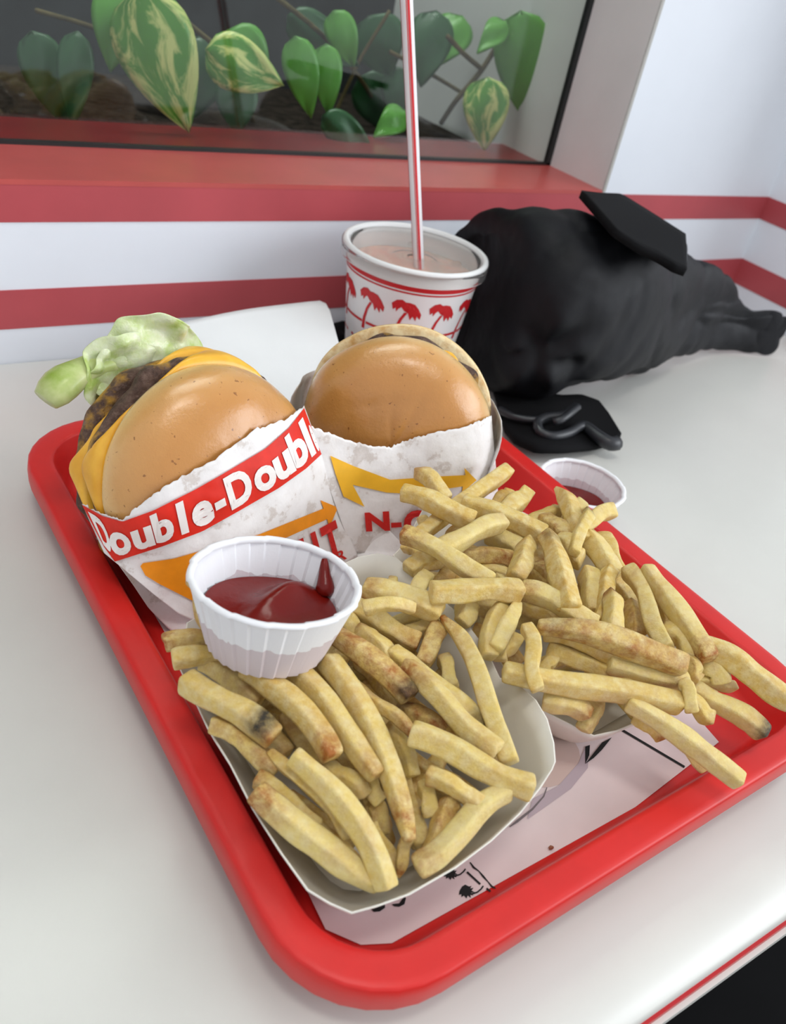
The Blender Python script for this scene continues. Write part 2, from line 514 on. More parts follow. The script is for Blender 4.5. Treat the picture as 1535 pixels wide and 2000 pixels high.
# ------------------------------------------------------------------ paper liner on the tray and its print
ZL = 0.0066
lv = [PX(636, 1815, ZL), PX(705, 1845, ZL), PX(770, 1850, ZL) + np.array([0, .0015, 0]), PX(960, 1745, ZL) + np.array([0, .0018, 0]), PX(1241, 1576, ZL), PX(1356, 1487, ZL), PX(1404, 1449, ZL),
      T(0.312, 0.20, ZL), T(0.312, 0.33, ZL), T(0.29, 0.372, ZL), T(0.12, 0.372, ZL), T(0.1035, 0.30, ZL), T(0.1035, 0.15, ZL)]
liner = mk('tray_liner', lv, [tuple(range(len(lv)))], W['paper_liner'], base=T(0.2, 0.2, ZL), smooth=False, solid=0.0003)
tag(liner, 'white printed paper liner lying on the red tray under the food', 'paper liner')
ZP = ZL + 0.0002
def flat_print(name, pts, mat, parent, z=ZP):
    V = [PX(x, y, z) for x, y in pts]
    return mk(name, V, [tuple(range(len(V)))], W[mat], parent, smooth=False)
def stroke(pts, w):
    pts = np.asarray(pts, float)
    t = np.gradient(pts, axis=0); t /= np.linalg.norm(t, axis=1)[:, None]
    n = np.stack([-t[:, 1], t[:, 0]], 1)
    w = np.broadcast_to(np.asarray(w, float), (len(pts),))[:, None] / 2
    return pts + n * w, pts - n * w
def flat_stroke(name, pts, w, mat, parent, z=ZP):
    a, b = stroke(pts, w); n = len(a)
    V = [PX(x, y, z) for x, y in a] + [PX(x, y, z) for x, y in b]
    return mk(name, V, [(i, i + 1, n + i + 1, n + i) for i in range(n - 1)], W[mat], parent, smooth=False)
flat_stroke('printed_line', [(1180, 1405), (1337, 1498)], 4.5, 'print_black', liner)
flat_print('printed_disc', [(1062 + 62 * math.cos(a) * 1.15, 1480 + 58 * math.sin(a)) for a in np.linspace(0, 2 * math.pi, 24)[:-1]], 'print_tan', liner)
flat_print('printed_shape', [(1040, 1560), (1090, 1535), (1130, 1490), (1142, 1462), (1150, 1455), (1148, 1500), (1115, 1540), (1070, 1572), (1030, 1600)], 'print_lilac', liner, ZP + 0.0001)
flat_stroke('printed_line', [(1068, 1538), (1062, 1555), (1040, 1580), (1010, 1604), (995, 1615)], [2, 3, 4, 5, 2], 'print_grey', liner, ZP + 0.0002)
flat_print('printed_leaf', [(1143, 1458), (1152, 1455), (1151, 1475), (1143, 1492)], 'print_black', liner, ZP + 0.0002)
flat_print('printed_leaf', [(1143, 1492), (1160, 1470), (1176, 1450), (1195, 1440), (1176, 1464), (1160, 1480)], 'print_black', liner, ZP + 0.0002)
flat_print('printed_letter', [(722, 1772), (740, 1766), (752, 1765), (752, 1773), (742, 1780), (730, 1781)], 'print_black', liner)
flat_print('printed_letter', [(765, 1766), (780, 1764), (790, 1750), (793, 1754), (790, 1766), (780, 1771), (770, 1770)], 'print_black', liner)
def liner_palm(cx, cy, s):
    crown = [(-22, -8), (-14, -22), (-4, -28), (8, -22), (16, -24), (12, -16), (22, -18), (16, -9), (26, -4), (14, -2), (22, 6), (12, 4), (14, 14), (4, 6), (0, 16), (-8, 6), (-16, 12), (-16, 2), (-24, 4)]
    flat_print('printed_palm_crown', [(cx + x * s, cy + y * s) for x, y in crown], 'print_black', liner)
    flat_stroke('printed_palm_trunk', [(cx + 16 * s, cy + 2 * s), (cx + 34 * s, cy - 4 * s), (cx + 46 * s, cy - 14 * s), (cx + 53 * s, cy - 24 * s)], 5 * s, 'print_black', liner)
liner_palm(911, 1745, 0.62)
liner_palm(880, 1710, 0.55)
flat_stroke('printed_line', [(912, 1703), (938, 1727)], 4, 'print_black', liner)
flat_stroke('printed_line', [(950, 1735), (958, 1741)], 4, 'print_black', liner)
flat_stroke('printed_wave', [(918, 1684), (925, 1694), (935, 1701), (944, 1712), (953, 1722), (960, 1731), (968, 1735)], [2, 4, 2, 4, 2, 4, 2], 'print_black', liner)
# crumb
V, F = tube([PX(1072, 1657, ZL + .0009), PX(1076, 1655, ZL + .0012), PX(1080, 1655, ZL + .0009)], [0.0005, 0.0008, 0.0005], 6)
tag(mk('food_crumb', V, F, W['crumb_brown']), 'tiny brown crumb on the bare part of the paper liner', 'crumb')

# ------------------------------------------------------------------ paper boats
def boat(name, rim, center, half, rot, label, zb=0.0080):
    R_ = np.array([PX(*p[1:]) if p[0] == 'p' else T(*p[1:]) for p in rim])
    # resample smooth closed rim, corners kept by dense control points
    n = len(R_)
    c = T(center[0], center[1], zb)
    base = empty(name, T(center[0], center[1], zb - 0.001), label, 'fry tray')
    rows = 6
    V = []
    ca, sa = math.cos(rot + TA), math.sin(rot + TA)
    B = []
    for p in R_:
        d = p[:2] - c[:2]
        lx, ly = d[0] * ca + d[1] * sa, -d[0] * sa + d[1] * ca
        k = 1.0 / ((abs(lx) / half[0]) ** 6 + (abs(ly) / half[1]) ** 6) ** (1 / 6)
        lx, ly = lx * k, ly * k
        B.append(np.array([c[0] + lx * ca - ly * sa, c[1] + lx * sa + ly * ca, zb]))
    B = np.array(B)
    for i in range(rows):
        t = i / (rows - 1)
        for k in range(n):
            q = B[k] * (1 - t) + R_[k] * t
            out = (R_[k] - B[k]); out[2] = 0
            V.append(q + out * 0.12 * math.sin(math.pi * t))
    F = grid_faces(rows, n, True)
    mk('side_wall', V, F, W['board_white'], base, solid=0.0006, off=0)
    mk('bottom', list(B), [tuple(range(n))], W['board_white'], base, smooth=False, solid=0.0005)
    return base
rim1 = [('p', 688, 1783, .036), ('p', 645, 1765, .036), ('p', 600, 1738, .037), ('p', 548, 1665, .038), ('p', 494, 1580, .039), ('p', 447, 1488, .040),
        ('t', .0865, .172, .041), ('t', .088, .20, .042), ('t', .098, .218, .045), ('t', .125, .224, .048), ('p', 660, 1106, .0515), ('p', 700, 1088, .054), ('p', 738, 1081, .055), ('p', 772, 1088, .055), ('p', 806, 1116, .053),
        ('p', 850, 1160, .052), ('p', 900, 1203, .052), ('p', 938, 1253, .051), ('p', 962, 1295, .049), ('p', 976, 1324, .046), ('p', 990, 1329, .046), ('p', 1015, 1340, .049), ('p', 1046, 1367, .052), ('p', 1068, 1404, .052), ('p', 1081, 1450, .050), ('p', 1084, 1487, .048),
        ('p', 1078, 1502, .046), ('p', 1055, 1538, .043), ('p', 1015, 1588, .041), ('p', 960, 1641, .039), ('p', 890, 1694, .038), ('p', 800, 1746, .037), ('p', 740, 1768, .036)]
boat1 = boat('paper_fry_boat', rim1, (.140, .157), (.034, .046), 0.05, 'off-white paper boat of fries with the ketchup cup resting on top')
rim2 = [('p', 1160, 1437, .032), ('p', 1130, 1423, .032), ('p', 1080, 1398, .033), ('p', 1030, 1372, .034), ('t', .2090, .165, .036), ('t', .2065, .20, .038), ('p', 768, 1085, .038), ('p', 790, 1062, .041), ('t', .235, .252, .043), ('t', .265, .250, .044),
        ('p', 1020, 1000, .040), ('p', 1045, 1012, .038), ('t', .302, .205, .040), ('t', .304, .15, .038), ('t', .296, .122, .036), ('t', .275, .112, .035), ('p', 1250, 1408, .034), ('p', 1205, 1427, .033)]
boat2 = boat('paper_fry_boat', rim2, (.256, .176), (.035, .050), 0.06, 'paper boat heaped with fries beside the right rim of the red tray')
flat = [PX(1052, 1412, .020), PX(1096, 1452, .013)]
# red printed rule on the outside of the second boat
# ------------------------------------------------------------------ fries
def heap1(y): return float(np.interp(y, [1080, 1200, 1300, 1450, 1600, 1740], [.060, .058, .054, .053, .046, .034]))
def heap2(y): return float(np.interp(y, [920, 1000, 1150, 1300, 1430, 1530], [.068, .066, .064, .058, .047, .037]))
NF = [0]
def fry(x1, y1, x2, y2, L, wpx, heap, bend=0.0, t0=0.0, t1=0.0, dark=0.0, darkpos=1.0, z1=None, z2=None, taper0=0.0, taper1=0.0, label=None, group=None, all_brown=0.0, broken=0, deep=False):
    NF[0] += 1
    r = np.random.default_rng(1000 + NF[0])
    za = (heap(y1) - 0.0078 * L) if z1 is None else z1
    zb = (heap(y2) - 0.0078 * L) if z2 is None else z2
    A, B = PX(x1, y1, za), PX(x2, y2, zb)
    dmid = 0.5 * (depth(A) + depth(B))
    w = wpx * dmid / FPX
    w = min(max(w * 0.81, 0.0040), 0.0090)
    n = 13
    d = B - A; ln = np.linalg.norm(d); d = d / ln
    # across the line of sight, for the visible bend
    los = 0.5 * (A + B) - CAM; los /= np.linalg.norm(los)
    side = np.cross(d, los); side /= np.linalg.norm(side)
    s = np.linspace(0, 1, n)
    bx = -bend * dmid / FPX
    wob = r.normal(0, 0.0006, 2)
    path = np.array([A + d * ln * q + side * (bx * 4 * q * (1 - q) + wob[0] * math.sin(2 * math.pi * q)) + np.array([0, 0, 0.0016 * math.sin(math.pi * q) + wob[1] * math.sin(2.6 * q)]) for q in s])
    t, N, Bn = frames(path)
    roll = r.uniform(-0.5, 0.5) + math.pi / 4 * 0.0
    asp = r.uniform(0.86, 1.0)
    V = []; brown = []; dk = []
    ch = 0.11
    octa = [(1, ch), (ch, 1), (-ch, 1), (-1, ch), (-1, -ch), (-ch, -1), (ch, -1), (1, -ch)]
    octa = [(a if abs(a) < 1 else a, b) for a, b in octa]
    octa = [(1, -1 + ch), (1, 1 - ch), (1 - ch, 1), (-1 + ch, 1), (-1, 1 - ch), (-1, -1 + ch), (-1 + ch, -1), (1 - ch, -1)]
    pts_s = [0.0] + list(s) + [1.0]
    for i, q in enumerate(pts_s):
        j = min(max(i - 1, 0), n - 1)
        k = 1.0
        if i == 0 or i == len(pts_s) - 1:
            k = 0.86
        e0 = max(0.0, 1 - q / 0.22); e1 = max(0.0, 1 - (1 - q) / 0.22)
        k *= (1 - taper0 * e0) * (1 - taper1 * e1)
        k *= 1 + 0.07 * math.sin(5 * q + NF[0]) + 0.05 * math.sin(11 * q + 2 * NF[0])
        off = 0.0
        if i == 0: off = -0.0006
        if i == len(pts_s) - 1: off = 0.0006
        rr = roll + 0.25 * (q - 0.5) * r.uniform(0.6, 1.4)
        cr, sr = math.cos(rr), math.sin(rr)
        tap_shift = Bn[j] * w * 0.22 * (taper0 * e0 - taper1 * e1)
        for (a, b) in octa:
            a2 = a * w / 2 * k; b2 = b * w / 2 * asp * k
            p = path[j] + N[j] * (a2 * cr - b2 * sr) + Bn[j] * (a2 * sr + b2 * cr) + t[j] * off + tap_shift
            p = p + r.normal(0, 0.00022, 3)
            if (i == 0 and broken & 1) or (i == len(pts_s) - 1 and broken & 2):
                p = p + t[j] * r.normal(0, 0.0014)
            V.append(p)
            edge = max(abs(a), abs(b))
            bb = all_brown + t0 * max(0, 1 - q / 0.3) ** 1.2 + t1 * max(0, 1 - (1 - q) / 0.3) ** 1.2 + 0.14
            if (a, b) in ((1, 1 - ch), (1 - ch, 1)): bb += 0.12
            brown.append(min(1, bb))
            dk.append(max(0.0, dark * (1 - abs(q - darkpos) / 0.16)) * (1.0 if (a > -0.5) else 0.25))
    m_ = len(pts_s)
    F = grid_faces(m_, 8, True) + [tuple(range(8))[::-1], tuple((m_ - 1) * 8 + k for k in range(8))]
    o = mk('french_fry', V, F, W['fry_potato'], attr={'brown': brown, 'dark': dk}, base=path[n // 2] - np.array([0, 0, w / 2]))
    md = o.modifiers.new('sub', 'SUBSURF'); md.levels = 1; md.render_levels = 1
    if group is not None:
        where = 'the paper boat under the ketchup cup' if group == G1 else 'the paper boat by the right tray rim'
        if deep: label, group = 'french fry buried low among others in ' + where, 'buried ' + group
        elif all_brown >= .4: label, group = 'brown-patched french fry in ' + where, 'brown-patched ' + group
        elif ln < .022: label, group = 'short stub end of a french fry in ' + where, 'short ' + group
        elif t0 >= .5 or t1 >= .5: label, group = 'pale french fry with one browned end in ' + where, 'browned-end ' + group
        elif ln > .045: label, group = 'long plain golden french fry in ' + where, 'long plain ' + group
    tag(o, label, 'french fry', group)
    return o
G1 = 'fries in the boat under the ketchup cup'
G2 = 'fries in the boat beside the right tray rim'
LB1 = 'golden french fry heaped in the paper boat under the ketchup cup'
LB2 = 'golden french fry heaped in the paper boat by the right tray rim'
def f1(*a, **k):
    k.setdefault('label', LB1); k.setdefault('group', G1)
    return fry(*a[:6], heap1, *a[6:], **k)
def f2(*a, **k):
    k.setdefault('label', LB2); k.setdefault('group', G2)
    return fry(*a[:6], heap2, *a[6:], **k)
f1(323, 1256, 450, 1250, 1, 38, t0=.6, all_brown=.25, broken=1)
f1(338, 1288, 450, 1276, .6, 46)
f1(362, 1330, 535, 1440, .2, 56, dark=1.0, darkpos=.86, t1=.5, label='thick french fry with a charred black end near the left tray rim', group=None)
f1(400, 1292, 505, 1372, 1.1, 46, all_brown=.2)
f1(480, 1305, 650, 1478, 0, 50, bend=-14, t1=.7)
f1(560, 1300, 735, 1512, 0, 50, bend=-10, t1=.3)
f1(622, 1300, 705, 1445, 1, 40, bend=-6, all_brown=.15)
f1(640, 1290, 795, 1640, -.1, 52, bend=-24, t1=.9, taper1=.55, label='very long curved french fry with a browned tapering tip', group=None)
f1(418, 1415, 540, 1505, 1.1, 42, all_brown=.35)
f1(530, 1468, 680, 1635, .7, 38, t0=.4, bend=-6, taper0=.4)
f1(572, 1478, 755, 1735, -.1, 52, bend=-22, label='pale curved french fry with a black speck reaching into the near corner of its boat', group=None)
f1(500, 1545, 735, 1735, .25, 56, bend=8, t0=1.0, taper1=.4, label='fat french fry with an orange-brown end leaning on the left edge of its boat', group=None)
f1(502, 1522, 620, 1612, 1.0, 40, t0=.6)
f1(610, 1612, 705, 1700, 1.6, 44, all_brown=.2)
f1(722, 1612, 772, 1702, 1.4, 42, all_brown=.1)
f1(640, 1500, 708, 1555, 1.1, 42)
f1(700, 1495, 745, 1562, 1.3, 40)
f1(728, 1570, 752, 1625, 2, 42, all_brown=.3)
f1(795, 1640, 776, 1708, .9, 26, t1=.9, taper1=.5, all_brown=.3)
f1(805, 1432, 1038, 1538, -.2, 56, bend=6, label='thick smooth french fry pointing over the right corner of its boat', group=None)
f1(792, 1302, 968, 1470, -.1, 50, bend=8, t0=.9, broken=2, label='french fry with a brown pointed tip and a broken white end', group=None)
f1(762, 1275, 942, 1418, .5, 48, dark=.7, darkpos=.98, broken=1, label='french fry with a torn white end and a dark skin flap at the other', group=None)
f1(868, 1205, 995, 1488, .2, 46, bend=-10, t0=.9, taper0=.65, label='long french fry with a pointed reddish-brown tip against the curved boat wall', group=None)
f1(655, 1240, 800, 1362, .1, 46, bend=-4, all_brown=.55, dark=.9, darkpos=.95, label='brown-skinned french fry with a black scorched end', group=None)
f1(690, 1335, 812, 1448, .6, 30, t1=.8, taper1=.5, all_brown=.2)
f1(765, 1420, 803, 1515, 1.5, 40)
f1(836, 1515, 935, 1572, .1, 43, t0=.4, label='short whitish french fry with a notched edge', group=None)
f1(828, 1535, 842, 1592, 1.1, 44)
f1(880, 1568, 842, 1665, .7, 50, all_brown=.5)
f1(992, 1545, 815, 1695, .1, 50, t1=.5, label='straight french fry lying along the front edge of its boat', group=None)
f1(712, 1150, 855, 1197, .1, 54, t0=.6, broken=2, label='thick french fry with a snapped white end near the back of its boat', group=None)
f1(712, 1188, 805, 1190, -.45, 33)
f1(672, 1180, 818, 1252, .8, 48, t1=.5)
f1(706, 1225, 755, 1295, .7, 44, taper0=.4, t0=.3)
f1(650, 1195, 690, 1240, 1.1, 44)
f1(832, 1128, 800, 1180, .5, 44)
f1(766, 1132, 760, 1170, 1.3, 24, t0=.3)
f1(856, 1228, 825, 1295, .8, 50, all_brown=.45)
f1(795, 1238, 868, 1215, 1.3, 32)
f1(866, 1288, 882, 1340, 1.1, 36)
f1(765, 1225, 835, 1200, 2.0, 36)
f1(374, 1128, 408, 1220, .4, 34, all_brown=.2, z1=.062, z2=.056)
f1(780, 1380, 860, 1430, 1.4, 38, all_brown=.6, dark=.5, darkpos=.1)
f1(440, 1340, 560, 1470, 1.9, 44, all_brown=.2, deep=True)
f1(560, 1400, 660, 1560, 1.9, 44, all_brown=.25, deep=True)
f1(640, 1440, 740, 1600, 2.2, 44, all_brown=.3, deep=True)
f1(560, 1560, 680, 1660, 2.2, 44, all_brown=.35, deep=True)
f1(760, 1500, 820, 1650, 2.2, 44, all_brown=.35, deep=True)
f1(860, 1480, 780, 1600, 2.3, 44, all_brown=.3, deep=True)
f1(700, 1290, 800, 1400, 2.0, 44, all_brown=.25, deep=True)
f1(860, 1320, 930, 1480, 2.0, 44, all_brown=.2, deep=True)
f1(680, 1260, 620, 1360, 2.0, 44, all_brown=.25, deep=True)
f1(560, 1260, 480, 1330, 2.0, 44, all_brown=.2, deep=True)
f1(800, 1290, 740, 1230, 2.2, 44, all_brown=.2, deep=True)
# second boat
f2(786, 962, 925, 1017, 0, 43, label='straight french fry at the back of its heap, pointing at the cheeseburger wrapper arrow', group=None)
f2(816, 924, 872, 978, .9, 34, t0=.6)
f2(990, 920, 818, 1045, 1.0, 40)
f2(905, 984, 1058, 1046, .7, 46)
f2(980, 1022, 858, 1078, .15, 46)
f2(787, 1043, 960, 1135, -.2, 43, t0=.9, label='long pale french fry with a toasted brown end crossing the back of its heap', group=None)
f2(1026, 964, 982, 1015, 1.0, 46)
f2(788, 1070, 828, 1088, 1.9, 28)
f2(872, 1084, 798, 1112, 1.3, 42)
f2(903, 1090, 998, 1092, 1.4, 38, all_brown=.5)
f2(955, 1042, 1018, 1075, 1.5, 43)
f2(1034, 1058, 1006, 1130, .1, 45, t0=.6, all_brown=.15, taper0=.3)
f2(1068, 1048, 1112, 1188, -.3, 48, dark=.4, darkpos=.08, t0=.5, label='pale french fry with two dark specks at its upper end', group=None)
f2(1090, 955, 1138, 1055, .6, 36, taper0=.6)
f2(1148, 996, 1122, 1080, .1, 31, dark=.6, darkpos=.1, t0=.8, taper0=.5, label='slim french fry with a brown skin streak along one side', group=None)
f2(1192, 1000, 1125, 1032, .6, 38)
f2(1132, 986, 1108, 1022, 1.2, 34)
f2(1092, 1000, 1028, 1028, 1.6, 32)
f2(1062, 1018, 1108, 1062, 1.3, 52, all_brown=.5)
f2(1092, 1058, 1136, 1092, .7, 46)
f2(1142, 1046, 1200, 1120, .9, 46)
f2(1168, 1045, 1212, 1118, 1.2, 38, taper0=.6)
f2(1192, 1115, 1170, 1215, .7, 36)
f2(1194, 1158, 1196, 1235, .1, 43, t0=1.0, dark=.5, darkpos=.02, taper0=.4, label='stubby french fry with a blackened curved tip', group=None)
f2(1226, 1115, 1302, 1265, .3, 43, t0=.4)
f2(1262, 1112, 1385, 1285, -.1, 44, t1=.8, label='long french fry with a brown square end near the right tray rim', group=None)
f2(1375, 1262, 1545, 1372, .1, 52)
f2(1148, 1120, 1160, 1195, 1.2, 44)
f2(1230, 1185, 1242, 1240, 1.4, 44, all_brown=.4)
f2(1272, 1170, 1305, 1228, 1.2, 38)
f2(1300, 1235, 1358, 1298, .8, 52, bend=-10)
f2(1052, 1222, 1335, 1300, -.45, 52, bend=-8, all_brown=.45, dark=.35, darkpos=.12, taper0=.4, label='large skin-on french fry with brown peel lying on top of its heap', group=None)
f2(1062, 1238, 1235, 1292, .35, 38, all_brown=.1)
f2(1020, 1152, 1162, 1217, .1, 46, t0=.6)
f2(1016, 1172, 1090, 1215, .9, 42)
f2(842, 1156, 1015, 1154, -.3, 49, t1=.2, label='thick french fry lying crosswise behind the curved boat wall', group=None)
f2(988, 1182, 955, 1282, .5, 40, bend=14)
f2(1012, 1180, 968, 1268, .2, 40, t0=.3, taper0=.4)
f2(1028, 1226, 1050, 1346, -.5, 38, label='square-cut french fry hanging down over the front of its heap', group=None)
f2(918, 1180, 902, 1215, 1.0, 46)
f2(1002, 1250, 975, 1288, 1.1, 42)
f2(1075, 1285, 1064, 1318, 1.0, 30)
f2(1072, 1266, 1255, 1352, .9, 42)
f2(1190, 1296, 1340, 1332, .35, 42, bend=8, broken=2)
f2(985, 1312, 1328, 1374, .1, 48, bend=4, label='very long pale french fry lying across the front of its heap', group=None)
f2(1062, 1368, 1145, 1396, .9, 46, t1=.6)
f2(1165, 1375, 1140, 1425, 1.9, 40, all_brown=.4)
f2(1334, 1338, 1350, 1390, -.1, 36, t1=.4)
f2(1340, 1372, 1388, 1402, .6, 40, t1=.3)
f2(1350, 1345, 1490, 1432, 1.0, 44, dark=1.0, darkpos=.98, t1=.5, label='french fry with a dark brown end against the right tray wall', group=None)
f2(1228, 1372, 1444, 1525, .1, 44, z2=.040, label='long square french fry sticking out over the front tray rim', group=None)
f2(1240, 1400, 1292, 1440, 1.3, 38, t1=.8)
f2(1310, 1430, 1376, 1500, 1.0, 30, t1=.5, z2=.029)
f2(1344, 1292, 1366, 1326, .3, 32, all_brown=.3)
f2(1380, 1300, 1408, 1328, .8, 46)
f2(1340, 1334, 1432, 1342, 1.2, 27)
f2(992, 965, 972, 990, 1.8, 30, all_brown=.3)
f2(820, 1016, 840, 1045, 1.6, 24)
f2(908, 1028, 880, 1062, 1.9, 36, all_brown=.5)
f2(1048, 1112, 1085, 1145, 1.8, 40, all_brown=.5)
f2(972, 1128, 992, 1155, 1.1, 26)
f2(935, 1112, 995, 1124, 1.8, 27)
for q in ((880, 1130, 960, 1190), (930, 1230, 1010, 1300), (1020, 1320, 1100, 1290), (1100, 1240, 1180, 1250), (1130, 1150, 1220, 1200), (1000, 1090, 1080, 1160), (1080, 1000, 1180, 1090), (960, 1000, 1040, 1060),
          (1200, 1330, 1300, 1350), (1240, 1260, 1340, 1330), (1150, 1300, 1250, 1390), (1290, 1300, 1390, 1370), (1180, 1130, 1270, 1210), (900, 1060, 860, 1150), (1060, 1180, 1140, 1260), (1000, 1200, 900, 1180)):
    f2(*q, 2.2, 44, all_brown=.3, deep=True)
def buried(n, u0, u1, v0, v1, label, group, seed):
    r = np.random.default_rng(seed)
    for _ in range(n):
        a = r.uniform(0, math.pi); ln = r.uniform(.040, .062)
        u, v = r.uniform(u0, u1), r.uniform(v0, v1); z = r.uniform(.018, .036)
        d = np.array([math.cos(a), math.sin(a)]) * ln / 2
        k = min(1.0, (min(u - u0, u1 - u) + .016) / max(abs(d[0]), 1e-6), (min(v - v0, v1 - v) + .016) / max(abs(d[1]), 1e-6))
        d = d * k
        pts = []
        for s_ in (-1, 1):
            q = RC @ (T(u + s_ * d[0], v + s_ * d[1], z) - CAM)
            pts.append((q[0] / q[2] * FPX + 767.5, q[1] / q[2] * FPX + 1000))
        fry(*pts[0], *pts[1], 0, 46, heap1, z1=z, z2=z + r.uniform(-.004, .004), all_brown=.25, label=label, group=group, deep=True)
buried(16, .115, .165, .115, .195, LB1, G1, 5)
buried(14, .232, .282, .135, .220, LB2, G2, 6)

# ------------------------------------------------------------------ burgers
def frame_of(nvec):
    n = nvec / np.linalg.norm(nvec)
    up = np.array([0, 0, 1.0]); y = up - n * (up @ n); y /= np.linalg.norm(y)
    x = np.cross(y, n)
    return x, y, n
class Burger:
    def __init__(self, c, nimg, R, h):
        self.c = np.asarray(c, float)
        n = nimg[0] * RC[0] + nimg[1] * RC[1] - nimg[2] * RC[2]
        self.x, self.y, self.n = frame_of(n)
        self.R, self.h = R, h
    def w(self, P):
        P = np.asarray(P, float)
        return self.c + P[:, :1] * self.x + P[:, 1:2] * self.y + P[:, 2:3] * self.n
    def implicit(self, P, grow=0.0):
        d = P - self.c
        lx, ly, lz = d @ self.x, d @ self.y, d @ self.n
        r = np.sqrt(lx ** 2 + ly ** 2)
        q = (r / (self.R + grow)) ** 2.5 + (np.abs(lz) / (self.h + grow)) ** 2.5 - 1
        return np.where(lz < -0.004, 1.0, q)
    def dome_depth(self, rays, grow):
        """first distance along each ray to the dome, inf when missed"""
        t0 = depth(self.c)
        ts = np.linspace(t0 - 0.08, t0 + 0.06, 240)
        out = np.full(len(rays), np.inf)
        for t in ts:
            P = CAM + rays * t
            hit = (self.implicit(P, grow) < 0) & np.isinf(out)
            out[hit] = t
        ok = ~np.isinf(out)
        if ok.any():
            hi = out[ok].copy(); lo = hi - (ts[1] - ts[0]); rr_ = rays[ok]
            for _ in range(12):
                mid = 0.5 * (lo + hi)
                ins = self.implicit(CAM + rr_ * mid[:, None], grow) < 0
                hi = np.where(ins, mid, hi); lo = np.where(ins, lo, mid)
            out[ok] = hi
        return out
def bun_part(name, bg_, parent, sign, h, R, z0, mats, seed, wrinkle=0.0012, label=None):
    """a dome of bun: sign +1 bulges along +n from z0; its flat cut faces the other way"""
    nr, nc = 22, 64
    L = []; dome = []
    for i in range(nr):
        a = (math.pi / 2) * i / (nr - 1)
        r = R * math.cos(a) ** 0.8; z = h * math.sin(a) ** 0.8
        for k in range(nc):
            th = 2 * math.pi * k / nc
            L.append((r * math.cos(th), r * math.sin(th), z)); dome.append(z / h)
    L = np.array(L)
    nz = vnoise(L, 38, seed) + 0.5 * vnoise(L, 95, seed + 3)
    dd = L / np.maximum(np.linalg.norm(L, axis=1), 1e-6)[:, None]
    L = L + dd * (nz * wrinkle)[:, None]
    # crease lines
    for (px, py, ang, ln, dp) in ((-0.010, 0.018, 0.3, 0.016, 0.0010), (0.006, 0.012, 1.3, 0.020, 0.0008), (0.0, -0.006, 1.7, 0.03, 0.0007)):
        e = np.array([math.cos(ang), math.sin(ang)]); q = L[:, :2] - np.array([px, py])
        al = q @ e; pe = q @ np.array([-e[1], e[0]])
        L[:, 2] -= dp * np.exp(-(pe / 0.0018) ** 2) * np.exp(-(al / ln) ** 2) * (L[:, 2] > 0.3 * h)
    F = grid_faces(nr, nc, True)
    b = len(L)
    # cut side
    rim_in = []
    for k in range(nc):
        th = 2 * math.pi * k / nc
        rim_in.append((0.93 * R * math.cos(th), 0.93 * R * math.sin(th), -0.0018))
    L = np.vstack([L, rim_in, [(0, 0, -0.0018)]])
    dome += [0.0] * nc + [0.0]
    fm = [0] * len(F)
    for k in range(nc):
        F.append(((k + 1) % nc, k, b + k, b + (k + 1) % nc)); fm.append(1)
    for k in range(nc):
        F.append((b + (k + 1) % nc, b + k, b + nc)); fm.append(2)
    L[:, 2] *= sign
    L[:, 2] += z0
    o = fixnormals(mk(name, bg_.w(L), F, None, parent, attr={'dome': dome}, mats=[W[m_] for m_ in mats], fmat=fm))
    md = o.modifiers.new('sub', 'SUBSURF'); md.levels = 1; md.render_levels = 1
    if label: o['label'] = label
    return o
def patty(name, bg_, parent, z0, th, R, seed):
    nc, prof = 90, [(0.0, 0), (0.5, 0), (0.86, 0.0), (0.97, -0.12), (1.0, -0.35), (1.0, -0.65), (0.97, -0.9), (0.86, -1.0), (0.5, -1.0), (0.0, -1)]
    L = []
    for r, z in prof:
        for k in range(nc):
            a = 2 * math.pi * k / nc
            L.append((R * r * math.cos(a), R * r * math.sin(a), z0 + th * z))
    L = np.array(L)
    rad = L.copy(); rad[:, 2] = 0
    nz = vnoise(L, 75, seed) * 0.0036 + vnoise(L, 190, seed + 1) * 0.0020 + vnoise(L, 420, seed + 2) * 0.0008
    nn = rad / np.maximum(np.linalg.norm(rad, axis=1), 1e-6)[:, None]
    L = L + nn * nz[:, None] * (np.linalg.norm(rad, axis=1) > 0.8 * R)[:, None]
    o = fixnormals(mk(name, bg_.w(L), grid_faces(len(prof), nc, True), W['beef'], parent))
    md = o.modifiers.new('sub', 'SUBSURF'); md.levels = 1; md.render_levels = 1
    return o
